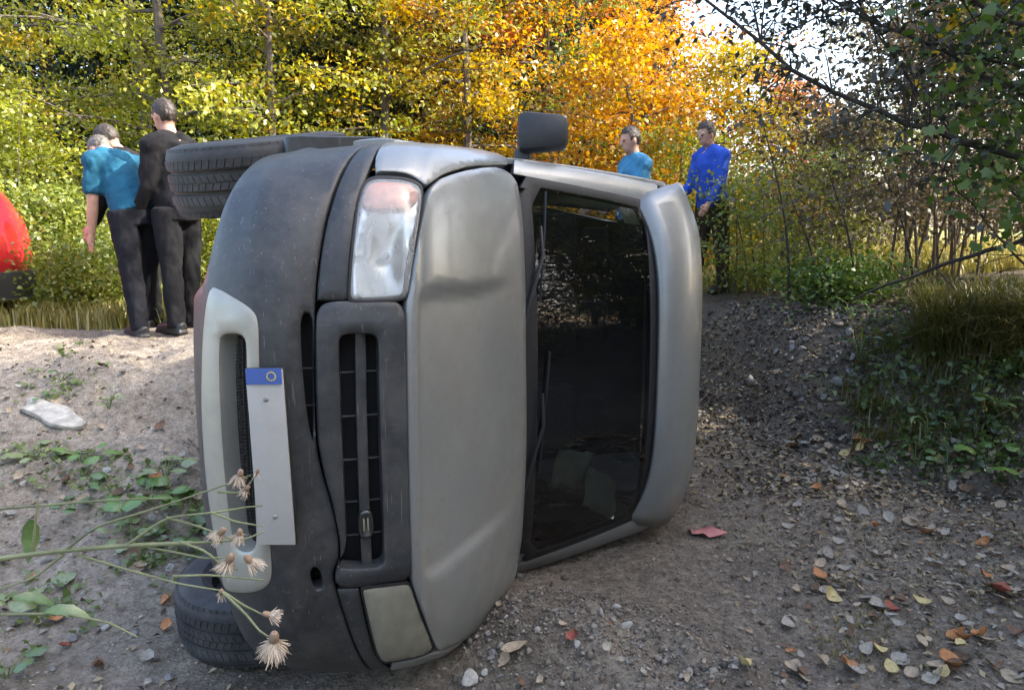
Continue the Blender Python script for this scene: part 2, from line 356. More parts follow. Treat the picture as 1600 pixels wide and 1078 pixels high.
S_OPEN = [(0.268, 2.46), (0.283, 2.57), (0.285, 2.74), (0.284, 2.97), (0.275, 3.12), (0.256, 3.17), (0.168, 3.16), (0.049, 3.18), (-0.074, 3.21), (-0.185, 3.19), (-0.222, 3.14), (-0.241, 3.0), (-0.249, 2.72), (-0.238, 2.54), (-0.152, 2.49), (-0.023, 2.45), (0.103, 2.45)]
SLOT = [(0.333, 4.6), (0.334, 4.94), (0.226, 4.95), (0.026, 4.88), (0.034, 4.81), (0.105, 4.71), (0.181, 4.65), (0.256, 4.61)]
SLOT2 = [(-0.288, 4.55), (-0.301, 4.87), (-0.363, 4.88), (-0.355, 4.59)]
GRILLE = [(0.358, 5.25), (0.359, 5.91), (0.357, 7.38), (0.277, 7.44), (0.152, 7.44), (0.007, 7.44), (-0.142, 7.43), (-0.281, 7.45), (-0.367, 7.41), (-0.361, 6.53), (-0.364, 5.89), (-0.36, 5.28), (-0.318, 5.23), (-0.262, 5.53), (-0.147, 5.37), (-0.057, 5.12), (0.025, 4.97), (0.165, 4.99), (0.286, 5.0), (0.339, 5.03)]
G_OPEN = [(0.264, 5.62), (0.277, 5.69), (0.282, 5.83), (0.281, 6.13), (0.28, 6.43), (0.274, 6.53), (0.258, 6.58), (0.157, 6.57), (-0.002, 6.58), (-0.167, 6.58), (-0.292, 6.58), (-0.305, 6.52), (-0.31, 6.4), (-0.307, 5.93), (-0.304, 5.57), (-0.3, 5.37), (-0.275, 5.41), (-0.252, 5.65), (-0.123, 5.65), (0.022, 5.64), (0.163, 5.64)]
LAMP_R = [(0.667, 6.18), (0.676, 6.59), (0.665, 7.55), (0.648, 8.11), (0.619, 8.4), (0.555, 8.27), (0.46, 7.99), (0.383, 7.76), (0.365, 7.6), (0.361, 7.32), (0.359, 6.57), (0.359, 6.03), (0.365, 5.91), (0.397, 5.92), (0.481, 5.96), (0.587, 6.02), (0.632, 6.07)]
IND_R = [(0.659, 6.18), (0.67, 6.6), (0.659, 7.56), (0.643, 8.01), (0.62, 8.23), (0.589, 8.07), (0.586, 7.04), (0.585, 6.09), (0.626, 6.11)]
LAMP_L = [(-0.372, 5.97), (-0.368, 6.06), (-0.372, 6.68), (-0.374, 7.18), (-0.382, 7.4), (-0.438, 7.7), (-0.524, 8.09), (-0.604, 8.49), (-0.637, 8.46), (-0.667, 8.04), (-0.662, 7.04), (-0.661, 6.4), (-0.654, 6.21), (-0.61, 6.15), (-0.508, 6.1), (-0.42, 6.03)]
HOOD = [(0.351, 7.49), (0.214, 7.5), (0.007, 7.48), (-0.21, 7.46), (-0.365, 7.45), (-0.417, 7.72), (-0.5, 8.13), (-0.625, 8.66), (-0.663, 8.73), (-0.689, 9.14), (-0.838, 9.95), (-0.818, 11.14), (-0.788, 11.64), (-0.712, 12.0), (-0.525, 11.92), (-0.225, 11.96), (0.016, 11.93), (0.274, 11.94), (0.576, 11.93), (0.75, 12.0), (0.825, 12.0), (0.862, 11.32), (0.772, 10.04), (0.69, 9.33), (0.642, 8.89), (0.603, 8.63), (0.537, 8.34), (0.46, 7.99), (0.383, 7.76)]
CREASE_U = [(0.366, 8.99), (0.377, 9.22), (0.408, 9.62), (0.481, 10.48)]
CREASE_D = [(-0.402, 8.66), (-0.416, 9.1), (-0.434, 9.85), (-0.536, 11.33)]
def smooth_loop(P, it=2):
    P = np.asarray(P, float)
    for _ in range(it):
        Q = np.roll(P, -1, 0); P = np.stack([.75*P+.25*Q, .25*P+.75*Q], 1).reshape(-1, 2)
    return P
def resample(P, d):
    Q = np.vstack([P, P[:1]]); L = np.concatenate([[0], np.cumsum(np.linalg.norm(np.diff(Q, axis=0), axis=1))])
    n = max(8, int(L[-1]/d)); t = np.linspace(0, L[-1], n, endpoint=False)
    return np.stack([np.interp(t, L, Q[:, 0]), np.interp(t, L, Q[:, 1])], 1)
def area(P): x, y = P[:, 0], P[:, 1]; return .5*np.sum(x*np.roll(y, -1)-np.roll(x, -1)*y)
def inset(P, d):
    a = np.roll(P, 1, 0); b = np.roll(P, -1, 0); t = b-a; t /= np.linalg.norm(t, axis=1)[:, None]+1e-9
    s = 1 if area(P) > 0 else -1
    return P+np.stack([-t[:, 1], t[:, 0]], 1)*d*s
def inside(P, q):
    x, y = q[:, 0], q[:, 1]; r = np.zeros(len(q), bool); j = len(P)-1
    for i in range(len(P)):
        xi, yi = P[i]; xj, yj = P[j]
        c = ((yi > y) != (yj > y)) & (x < (xj-xi)*(y-yi)/((yj-yi) if yj != yi else 1e-12)+xi); r ^= c; j = i
    return r
AX, VX = 1.15, .10     # metres per unit of a and v
def panel(name, outer, m, parent, holes=(), off=0., depth=.02, hole_depth=None, res=.035, lip=.006, lipd=.005, disp=None, smooth=2, surf=None, scale=(AX, VX), sharp=50):
    """a skin panel cut from the surface: rounded lips, folded edges"""
    surf = surf or S; sc = np.array(scale)
    loops = [resample(smooth_loop(np.asarray(p)*sc, smooth), .012) for p in (outer, *holes)]
    pts = []; edges = []; role = []
    for k, P in enumerate(loops):
        if (area(P) < 0): P = P[::-1]
        loops[k] = P
        b = len(pts); pts += list(P); edges += [(b+i, b+(i+1) % len(P)) for i in range(len(P))]; role += [k+1]*len(P)
        Q = resample(inset(P, lip if k == 0 else -lip), .013); b = len(pts); pts += list(Q); edges += [(b+i, b+(i+1) % len(Q)) for i in range(len(Q))]; role += [0]*len(Q)
    lo = loops[0].min(0); hi = loops[0].max(0)
    g = np.stack(np.meshgrid(np.arange(lo[0], hi[0], res), np.arange(lo[1], hi[1], res)), -1).reshape(-1, 2)
    ok = inside(inset(loops[0], lip*2.2), g)
    for P in loops[1:]: ok &= ~inside(inset(P, -lip*2.2), g)
    pts += list(g[ok]); role += [0]*int(ok.sum())
    vv, ee, ff, ov, oe, of = delaunay_2d_cdt([Vector(p) for p in pts], edges, [], 0, 1e-6)
    vv = np.array([tuple(v) for v in vv]); rl = np.array([max([role[i] for i in o], default=0) for o in ov])
    tri = np.array([f for f in ff if len(f) == 3])
    cen = vv[tri].mean(1); k = inside(loops[0], cen)
    for P in loops[1:]: k &= ~inside(P, cen)
    tri = tri[k]
    q = vv/sc; o = np.where(rl > 0, off-lipd, off).astype(float)
    if disp is not None: o = o+disp(q)
    P3 = surf(q, o); V = [tuple(p) for p in P3]; F = [(t[2], t[1], t[0]) if orient(vv[t]) > 0 else tuple(t) for t in tri]
    # folded rims
    ec = {}
    for t in F:
        for i in range(3): ec[(t[i], t[(i+1) % 3])] = 1
    rim = {}
    for (i, j) in ec:
        if (j, i) in ec: continue
        for w in (i, j):
            if w not in rim:
                dd = depth if rl[w] <= 1 or hole_depth is None else hole_depth
                rim[w] = len(V); V.append(tuple(surf(q[w:w+1], np.array([o[w]-dd]))[0]))
        F.append((j, i, rim[i], rim[j]))
    me = mesh(name, V, F, True, sharp)
    return link(name, me, m, parent)
def orient(t): return (t[1][0]-t[0][0])*(t[2][1]-t[0][1])-(t[1][1]-t[0][1])*(t[2][0]-t[0][0])
def strip(pts, d=None): return np.array(pts, float)
# --- black liner behind the panels, shade of the gaps put into its colour
INNER = [(-1, .0), (1, .0), (1, 7.4), (.6, 8.9), (-.6, 8.9), (-1, 7.4)]
panel("front_dark_liner", [(-.99, 3.3), (-.6, 2.7), (-.42, 2.4), (-.34, .4), (0, .2), (.34, .4), (.42, 2.4), (.6, 2.7), (.99, 3.3), (.99, 4), (.99, 7), (.6, 8.6), (0, 7.6), (-.6, 8.6), (-.99, 7), (-.99, 4)], M['void'], van, off=-.085, depth=.02, smooth=1, res=.06)
# --- bumper (black), its opening behind the silver insert, slots
BT = [(-1, 5.72), (-.9, 5.74), (-.7, 5.62), (-.5, 5.42), (-.37, 5.2), (-.318, 5.17), (-.262, 5.46), (-.147, 5.31), (-.057, 5.05), (.02, 4.92), (.165, 4.93), (.33, 4.97), (.42, 5.0), (.55, 5.12), (.7, 5.36), (.85, 5.6), (.93, 5.72), (1, 5.72)]
low = [(1, 3.0), (.9, 2.75), (.8, 2.5), (.62, 2.2), (.48, 2.05), (.42, 1.85), (.40, 1.2), (.36, .15), (.2, .0), (0, .0), (-.2, .0), (-.36, .15), (-.38, 1.2), (-.41, 1.85), (-.48, 2.05), (-.62, 2.2), (-.8, 2.5), (-.9, 2.75), (-1, 3.0)]
def crease(q):
    a, v = q[:, 0], q[:, 1]
    e = np.exp(-((v-3.30-.5*np.clip(np.abs(a)-.45, 0, 1))/.16)**2)*sstep(.40, .55, np.abs(a))*.010
    return e+.012*sstep(3.2, 2.6, v)*sstep(.42, .6, np.abs(a))*0-.012*sstep(2.2, 1.6, v)
bh = [(.30, 2.35), (.30, 3.25), (.1, 3.30), (-.1, 3.30), (-.26, 3.28), (-.28, 2.8), (-.26, 2.4), (0, 2.3)]
bumper = panel("bumper", BT+low, M['plastic'], van, holes=[bh, SLOT, SLOT2], depth=.03, hole_depth=.05, disp=crease, smooth=2, res=.03)
panel("bumper_insert", SILVER, M['paint_low'], van, holes=[S_OPEN], off=.009, depth=.02, hole_depth=.085, lip=.009, lipd=.007, res=.03)
# intake mesh: fine bars, counted by nobody
mb = MB()
for a in np.arange(-.262, .30, .0085):
    p = S(np.array([[a, v] for v in np.linspace(2.2, 3.35, 8)]), -.062+.0*np.zeros(8)); mb.tube([tuple(x) for x in p], .0024, 4, cap=False)
for v in np.arange(2.25, 3.3, .10):
    p = S(np.array([[a, v] for a in np.linspace(-.27, .31, 24)]), -.060+np.zeros(24)); mb.tube([tuple(x) for x in p], .0018, 4, cap=False)
tag(mb.build("intake_mesh", M['plastic_dk'], van), kind='stuff')
# lower mounting shelf seen in the slot
# --- black trim under each headlamp, out to the wheel arch
tr = [(.362, 5.03), (.362, 5.03), (.42, 5.05), (.55, 5.17), (.7, 5.42), (.85, 5.66), (.95, 5.78), (1., 5.78), (1., 6.22), (.93, 6.24), (.72, 6.2), (.60, 6.0), (.48, 5.93), (.362, 5.89), (.362, 5.89)]
panel("lamp_trim", tr, M['plastic'], van, off=-.002, depth=.03, res=.03)
tl = [(-a, v) for a, v in tr][::-1]
tl = [(-1, 5.82), (-.95, 5.82), (-.85, 5.84), (-.7, 5.72), (-.5, 5.47), (-.37, 5.25), (-.37, 5.25), (-.37, 5.9), (-.37, 5.9), (-.5, 6.0), (-.66, 6.1), (-.74, 6.3), (-.93, 6.24), (-1, 6.22)][::-1]
panel("lamp_trim", tl, M['plastic'], van, off=-.002, depth=.03, res=.03)
# --- grille surround, bars, badge
gr = panel("grille", GRILLE, M['plastic'], van, holes=[G_OPEN], off=.004, depth=.03, hole_depth=.05, lip=.006, res=.03,
           disp=lambda q: .010*sstep(.345, .31, q[:, 0])*sstep(-.36, -.33, q[:, 0])-.0)
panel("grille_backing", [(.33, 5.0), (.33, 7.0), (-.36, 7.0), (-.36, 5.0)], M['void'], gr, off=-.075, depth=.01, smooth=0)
mb = MB(); aa = np.linspace(.30, -.335, 26); p = S(np.stack([aa, 6.05+.02*np.sin(aa*3)], 1), -.018+np.zeros(26))
q = S(np.stack([aa, 6.31+.02*np.sin(aa*3)], 1), -.018+np.zeros(26)); p2 = S(np.stack([aa, 6.05+0*aa], 1), -.05+np.zeros(26)); q2 = S(np.stack([aa, 6.31+0*aa], 1), -.05+np.zeros(26))
Vb = []; Fb = []
for i in range(26): Vb += [p[i], q[i], q2[i], p2[i]]
for i in range(25):
    for k in range(4): Fb.append((i*4+k, i*4+(k+1) % 4, i*4+4+(k+1) % 4, i*4+4+k))
Fb += [(0, 1, 2, 3), (100, 101, 102, 103)]
mb.add(Vb, Fb); mb.build("grille_bar", M['plastic'], gr, bevel=.004)
for a in (.185, .075, -.035, -.145, -.235):
    p = S(np.array([[a, v] for v in np.linspace(5.5, 6.7, 6)]), -.045+np.zeros(6)); MB().tube([tuple(x) for x in p], .0035, 6).build("grille_rib", M['plastic'], gr)
# rib and slat seen through the upper slot
p = S(np.array([[a, 4.76] for a in np.linspace(.36, .0, 8)]), -.02+np.zeros(8))
for a in (.20, .11):
    p = S(np.array([[a, v] for v in np.linspace(4.5, 5.0, 5)]), -.03+np.zeros(5)); MB().tube([tuple(x) for x in p], .003, 6).build("bumper_rib", M['plastic'], bumper)
# badge on the bar: dark oval shield with two pale upright strokes
def on_surf(a, v, off):
    c = S(np.array([[a, v]]), off)[0]; e = S(np.array([[a+.01, v]]), off)[0]-c; f = S(np.array([[a, v+.1]]), off)[0]-c
    e = Vector(e).normalized(); f = Vector(f); n = f.cross(e).normalized(); n = n if n.y > 0 else -n; f = n.cross(e).normalized()
    f = f if f.z > 0 else -f
    return Vector(c), Matrix((e, f, n)).transposed()
c, Mx = on_surf(-.195, 6.18, -.010)
bd = MB(); n = 28
for ring, (sc_, h_) in enumerate([(1, -.008), (1, .006), (.9, .010)]):
    pass
V = []; Fq = []
for sc_, h_ in [(1., -.01), (1., .006), (.9, .011), (.74, .011), (.68, .008)]:
    for k in range(n):
        t = 2*math.pi*k/n; ex = math.copysign(abs(math.cos(t))**.6, math.cos(t))*.046*sc_; ey = math.copysign(abs(math.sin(t))**.8, math.sin(t))*.023*sc_
        V.append(c+Mx @ Vector((ex, ey, h_)))
for r in range(4):
    for k in range(n): Fq.append((r*n+k, r*n+(k+1) % n, (r+1)*n+(k+1) % n, (r+1)*n+k))
Fq.append(tuple(4*n+k for k in range(n)))
M['badge'] = mat("badge_grey", (.07, .075, .075), .28, .7, .1)
M['badge_mark'] = mat("badge_mark", (.34, .33, .24), .35, .5, .1)
bg = bd.add(V, Fq).build("badge", M['badge'], gr, sharp=50)
for sx in (-.006, .006):
    MB().box(c+Mx @ Vector((.002, sx, .011)), (.040, .0045, .004), Mx).build("badge_stroke", M['badge_mark'], bg, bevel=.001)
# --- headlamps: reflector bowl, clear lens, salmon indicator at the outer end
def lamp(sgn, outer, ind, lens, amber, label=None):
    o = panel("headlight", outer, lens, van, off=.006, depth=.008, lip=.01, lipd=.006, res=.025)
    if label: o['label'] = label
    A = np.array(outer); ctr = A.mean(0)
    def bowl(q):
        a, v = q[:, 0], q[:, 1]; r = np.hypot((a-sgn*.475)*1.15/.11, (v-6.85)*.1/.085)
        return -.055*np.exp(-r**2*.9)+.0016*np.sin(a*190)*(r > .9)
    panel("reflector", [tuple(ctr+(np.array(p)-ctr)*.97) for p in outer], M['chrome'] if amber is M['amber'] else M['refl_shaded'], o, off=-.022, depth=.02, disp=bowl, res=.018)
    panel("lamp_seal", [tuple(ctr+(np.array(p)-ctr)*1.045) for p in outer], M['gasket'], o, holes=[[tuple(ctr+(np.array(p)-ctr)*.985) for p in outer]], off=.0035, depth=.04, lip=.002, lipd=.001, res=.05)
    ci = np.array(ind).mean(0)
    panel("indicator", [tuple(ci+(np.array(p)-ci)*.97) for p in ind], amber, o, off=.001, depth=.03, lip=.006)
    # bulb in the bowl
    cc, MM = on_surf(sgn*.475, 6.85, -.05); MB().ball(cc, (.012, .012, .018), 10, 6, MM).build("bulb", M['bulb'], o)
M['refl_shaded'] = mat("shaded_reflector", (.50, .49, .38), .35, .6, .15, 14)  # lower lamp's reflector with shade put into the base colour
M['bulb'] = mat("bulb_glass", (.85, .85, .8), .1, .3, .05)
IND_L = [(-.60, 6.16), (-.645, 6.22), (-.66, 6.6), (-.664, 7.3), (-.662, 8.0), (-.63, 8.42), (-.612, 8.3), (-.622, 7.4), (-.615, 6.6)]
lamp(1, LAMP_R, IND_R, M['lens'], M['amber'])
lamp(-1, LAMP_L, IND_L, M['lens_shaded'], M['amber_shaded'], "headlight on the lower side with shade put into its colour")
# --- bonnet with two pressed creases
def hood_disp(q):
    a, v = q[:, 0], q[:, 1]; s = np.abs(a)
    line = .372+.022*(v-9.0)+.018*np.clip(v-9.8, 0, 3)
    w = sstep(8.0, 8.7, v)*sstep(11.8, 9.6, v)
    d = -.016*sstep(line+.012, line-.022, s)*w
    lipz = .012*np.exp(-((v-7.95)/.28)**2)*sstep(.62, .5, s)
    return d+lipz+.0015*np.sin(a*7+v*1.3)
panel("bonnet", HOOD, M['paint'], van, off=.004, depth=.025, lip=.007, lipd=.006, res=.022, disp=hood_disp)
# --- front wings on the curved nose
wr = [(.69, 6.28), (.94, 6.28), (1., 6.30), (1., 8), (1., 10), (1, 12), (.89, 12), (.868, 11.32), (.785, 10.04), (.703, 9.33), (.655, 8.92), (.64, 8.60), (.666, 8.1), (.69, 7.5), (.702, 6.6)]
panel("front_wing", wr, M['paint'], van, off=.002, depth=.02, smooth=1, res=.025, lip=.004, lipd=.003)
wl = [(-.68, 6.3), (-.94, 6.28), (-1., 6.30), (-1., 8), (-1, 10), (-1, 12), (-.74, 12), (-.80, 11.64), (-.83, 11.14), (-.845, 9.95), (-.70, 9.16), (-.675, 8.7), (-.68, 8.1), (-.685, 7.0)]
panel("front_wing", wl, M['paint'], van, off=.002, depth=.02, smooth=1, res=.025, lip=.004, lipd=.003)
# --- body sides: a sheet with arches, door cuts and windows; q = (u back, z up)
def hwid(u, z): return .932-.10*np.clip((z-1.04)/.86, 0, 1.1)**1.45-.03*sstep(.5, .15, z)+.012*np.exp(-((z-.72)/.1)**2)-.10*sstep(3.9, 4.5, u)**2
def side(sgn):
    def f(q, off):
        q = np.atleast_2d(q); u, z = q[:, 0], q[:, 1]; w = hwid(u, z)
        return np.stack([sgn*(w+np.asarray(off).ravel()), -u, z], 1)
    return f
E_edge = [(float(-S([[1., v]])[0][1]), float(S([[1., v]])[0][2])) for v in np.linspace(0, 12, 25)]
def arc(cu, cz, r, a0, a1, n=14): return [(cu+r*math.cos(R(a)), cz+r*math.sin(R(a))) for a in np.linspace(a0, a1, n)]
FW, RW = .86, 3.72
for sgn in (1, -1):
    sf = side(sgn)
    kw = dict(surf=sf, scale=(1, 1), smooth=1, res=.06, depth=.02, lip=.005, lipd=.004)
    def flip(o):
        if sgn < 0: o.data.flip_normals()
        return o
    rear_edge = [(1.225, 1.02), (1.225, .30)]
    fe = [p for p in E_edge if p[1] > .73]
    fw = flip(panel("wing_side", fe+[(1.10, 1.05), (1.22, 1.05), (1.225, .9), (1.225, .5), (1.225, .26), (1.27, .24)][:5]+arc(FW, .36, .335, -10, 150, 16), M['paint'], van, **kw))
    flip(panel("wheel_arch_flare", [(FW+.395*math.cos(R(a)), .36+.395*math.sin(R(a))) for a in np.linspace(-8, 172, 18)]+[(FW+.335*math.cos(R(a)), .36+.335*math.sin(R(a))) for a in np.linspace(172, -8, 18)], M['plastic'], van, off=.014, **{**kw, 'depth': .05}))
    door = [(1.235, .26), (2.20, .26), (2.20, .9), (2.20, 1.10), (2.12, 1.5), (2.06, 1.80), (1.75, 1.83), (1.60, 1.80), (1.40, 1.42), (1.17, 1.08), (1.235, 1.04), (1.235, .7)]
    win = [(1.38, 1.13), (2.10, 1.13), (2.07, 1.4), (2.00, 1.72), (1.68, 1.74), (1.56, 1.58)]
    d = flip(panel("front_door", door, M['paint'], van, holes=[win], hole_depth=.03, **kw))
    flip(panel("door_window", win, M['glass'], d, off=-.012, **{**kw, 'depth': .005}))
    MB().box((sgn*.955, -2.08, .93), (.03, .16, .035)).build("door_handle", M['plastic'], d, bevel=.008)
    sl = [(2.212, .26), (3.33, .26), (3.33, .9), (3.33, 1.82), (2.75, 1.83), (2.08, 1.81), (2.135, 1.5), (2.212, 1.10), (2.212, .7)]
    flip(panel("side_panel", sl, M['paint'], van, **kw))
    rr = [(3.34, .30), (3.34, .9), (3.34, 1.82), (4.40, 1.80), (4.44, 1.2), (4.45, .6), (4.40, .30), (RW+.39, .30)]+arc(RW, .34, .38, 0, 180, 14)
    flip(panel("rear_side", rr, M['paint'], van, **kw))
    MB().box((sgn*.93, -2.30, .245), (.06, 1.95, .09)).build("sill", M['plastic'], van, bevel=.015)
# --- windscreen, pillars, roof, back
def wsurf(q, off):
    q = np.atleast_2d(q); a, t = q[:, 0], q[:, 1]; a2 = np.abs(a)
    u = (.985+.36*t)+(.165+.0*t)*a2**2.6; z = 1.20+.555*t-.05*a2**2.4*(1-.3*t)+.018*np.sin(math.pi*np.clip(t, 0, 1)); x = a*(.855-.10*t)
    n = np.stack([a*.35, .80+0*a, .55+0*a], 1); n /= np.linalg.norm(n, axis=1)[:, None]
    return np.stack([x, -u, z], 1)+n*np.asarray(off).reshape(-1, 1)
wk = dict(surf=wsurf, scale=(.8, .7), smooth=1)
WSP = [(-1, 0), (-.6, 0), (0, 0), (.6, 0), (1, 0), (1, .3), (1, .7), (.99, 1), (.6, 1), (0, 1), (-.6, 1), (-.99, 1), (-1, .7), (-1, .3)]
ws = panel("windscreen", [(a*.985, .02+.95*t) for a, t in WSP], M['glass'], van, off=.002, depth=.005, lip=.01, lipd=.001, res=.04, **wk)
panel("windscreen_seal", [(a*1.015, -.02+1.03*t) for a, t in WSP], M['gasket'], ws, holes=[[(a*.955, .065+.875*t) for a, t in WSP]], off=.004, depth=.03, lip=.003, lipd=.002, res=.05, **wk)
# cowl between bonnet and windscreen
panel("cowl", [(-.93, -.11), (-.5, -.10), (0, -.09), (.5, -.10), (.93, -.11), (.99, .03), (.5, .035), (0, .035), (-.5, .035), (-.99, .03)], M['plastic_dk'], van, off=-.012, depth=.05, lip=.004, res=.05, **wk)
for s_ in (1, -1):
    # A-pillar: swept from the wing corner to the roof corner
    P0 = Vector((s_*.872, -1.13, 1.13)); Vp = []; Fp = []
    for k, t in enumerate(np.linspace(-.04, 1.05, 12)):
        e = Vector(wsurf([[s_*1.0, t]], [0.004])[0]); b = Vector((s_*(hwid(0, e.z+.005)+.0), e.y-.14+.03*t, e.z-.02+.01*t))
        m_ = (e+b)*.5+Vector((s_*.022, .035, .012)); i1 = b-Vector((s_*.05, 0, 0)); i0 = e-Vector((s_*.02, .06, .03))
        Vp += [e, m_, b, i1, i0]
    for i in range(11):
        for k in range(5): Fp.append((i*5+k, i*5+(k+1) % 5, i*5+5+(k+1) % 5, i*5+5+k))
    Fp += [(0, 1, 2, 3, 4), (59, 58, 57, 56, 55)]
    MB().add(Vp, Fp).build("windscreen_pillar", M['paint'], van, sharp=60)
# roof: from the windscreen header back, with gutters
Vr = []; Fr = []; prof = [(1.345, 1.758), (1.39, 1.835), (1.46, 1.905), (1.58, 1.965), (1.85, 2.00), (2.4, 2.015), (3.2, 2.015), (4.0, 2.0), (4.36, 1.95), (4.45, 1.84)]
nr = 25
for (u, z) in prof:
    for k in range(nr):
        a = -1+2*k/(nr-1); wdt = float(hwid(np.array([min(u, 4.3)]), np.array([min(1.82, z-.06)]))[0]) if u > 1.5 else .70+.0*u
        wdt = {1.345: .765, 1.39: .79, 1.46: .815, 1.58: .835}.get(u, wdt)
        Vr.append((a*wdt, -(u+(.15 if u < 1.36 else .14 if u < 1.42 else .12 if u < 1.5 else .06 if u < 1.7 else 0)*abs(a)**2.6), z-.11*abs(a)**5-.012*a*a+(.006*math.cos(a*18) if u > 1.7 else 0)))
for i in range(len(prof)-1):
    for k in range(nr-1): Fr.append((i*nr+k, (i+1)*nr+k, (i+1)*nr+k+1, i*nr+k+1))
rf = link("roof", mesh("roof", Vr, Fr, True, 50), M['paint'], van)
sd = rf.modifiers.new("thickness", 'SOLIDIFY'); sd.thickness = .025; sd.offset = 1 if True else -1
# back doors
for s_ in (1, -1):
    b_ = MB().add([(s_*.005, -4.45, .32), (s_*.81, -4.42, .32), (s_*.82, -4.44, 1.05), (s_*.66, -4.42, 1.80), (s_*.005, -4.46, 1.82), (s_*.005, -4.47, 1.05),
                   (s_*.005, -4.40, .32), (s_*.80, -4.37, .32), (s_*.81, -4.39, 1.05), (s_*.65, -4.37, 1.80), (s_*.005, -4.40, 1.82), (s_*.005, -4.42, 1.05)],
                  [(0, 1, 2, 5), (5, 2, 3, 4), (6, 11, 8, 7), (11, 10, 9, 8), (0, 6, 7, 1), (1, 7, 8, 2), (2, 8, 9, 3), (3, 9, 10, 4), (4, 10, 11, 5), (5, 11, 6, 0)])
    rd = b_.build("rear_door", M['paint'], van, bevel=.01)
    MB().box((s_*.08, -4.475, 1.0), (.05, .03, .14)).build("door_handle", M['plastic'], rd, bevel=.006)
    MB().box((s_*.76, -4.455, .80), (.10, .03, .34)).build("tail_light", M['red_lamp'], van, bevel=.01)
MB().box((0, -4.48, .38), (1.7, .12, .2)).build("rear_bumper", M['plastic'], van, bevel=.04)
# underbody: floor pan, engine tray, exhaust, axles
MB().box((0, -2.6, .34), (1.62, 3.6, .10)).build("floor_pan", M['under'], van, bevel=.02)
MB().box((0, -.58, .30), (1.0, .62, .16)).build("engine_tray", M['under'], van, bevel=.04)
MB().tube([(.25, -1.2, .24), (.28, -2.2, .22), (.35, -2.9, .22), (.45, -3.3, .22), (.45, -4.4, .24)], [.03, .03, .03, .08, .03], 10).build("exhaust", M['steel'], van)
MB().tube([(-.8, -RW, .30), (.8, -RW, .30)], .045, 10).build("rear_axle", M['under'], van)
# cab interior: bulkhead, dashboard, seats, steering wheel
MB().box((0, -2.25, 1.06), (1.62, .03, 1.42), taper=.8).build("bulkhead", M['dash'], van)
MB().box((0, -1.9, .42), (1.75, 1.6, .05)).build("cab_floor", M['dash'], van)
dsh = MB().add([(x_, -u_, z_) for x_ in (-.80, .80) for (u_, z_) in ((1.02, 1.13), (1.25, 1.17), (1.42, 1.12), (1.48, .95), (1.40, .62), (1.0, .55))],
               [(0, 1, 2, 3, 4, 5), (11, 10, 9, 8, 7, 6)]+[(i, (i+1) % 6, 6+(i+1) % 6, 6+i) for i in range(6)]).build("dashboard", M['dash'], van, bevel=.03)
for x_ in (-.42, .12, .52):
    st = MB().box((x_, -1.90, .72), (.42, .5, .16)).build("seat", M['seat'], van, bevel=.05)
    MB().box((x_, -2.12, 1.08), (.40, .14, .62), Matrix.Rotation(R(-8), 3, 'X')).build("backrest", M['seat'], st, bevel=.05)
    MB().box((x_, -2.16, 1.48), (.24, .10, .17)).build("headrest", M['seat'], st, bevel=.04)
sw = MB(); t_ = [2*math.pi*k/28 for k in range(29)]
Ms = Matrix.Rotation(R(-55), 3, 'X')
sw.tube([Vector((-.42, -1.58, 1.06))+Ms @ Vector((.19*math.cos(a), .19*math.sin(a), 0)) for a in t_], .015, 8, cap=False)
sw.tube([Vector((-.42, -1.58, 1.06))+Ms @ Vector((x_, 0, 0)) for x_ in (-.19, .19)], .014, 6); sw.tube([(-.42, -1.58, 1.06), (-.42, -1.42, .98)], .03, 8)
sw.build("steering_wheel", M['plastic_dk'], van)
# wipers resting along the base of the glass
for (a0, t0, a1, t1) in ((.30, -.03, .93, .12), (-.55, -.03, .16, .10)):
    wp = MB().tube([tuple(wsurf([[a0, t0]], [.012])[0]), tuple(wsurf([[(a0+a1)/2, (t0+t1)/2+.035]], [.045])[0]), tuple(wsurf([[a0+.72*(a1-a0), t0+.8*(t1-t0)]], [.03])[0])], [.011, .008, .006], 8).build("wiper", M['plastic_dk'], van)
    MB().tube([tuple(wsurf([[a_, tt_]], [.017])[0]) for a_, tt_ in zip(np.linspace(a0+.1, a1, 9), np.linspace(t0+.10, t1+.03, 9))], .008, 6, flat=.5).build("wiper_blade", M['gasket'], wp)
# door mirrors
for s_ in (1, -1):
    mr = MB().box((s_*1.045, -1.335, 1.24), (.18, .12, .22), Matrix.Rotation(R(s_*-8), 3, 'Z'), taper=.8).build("door_mirror", M['plastic_dk'], van, bevel=.035)
    MB().box((s_*.93, -1.36, 1.15), (.10, .07, .07)).build("mirror_arm", M['plastic'], mr, bevel=.012)
    MB().box((s_*1.05, -1.402, 1.24), (.15, .006, .20), Matrix.Rotation(R(s_*-8), 3, 'Z')).build("mirror_glass", M['chrome'], mr)
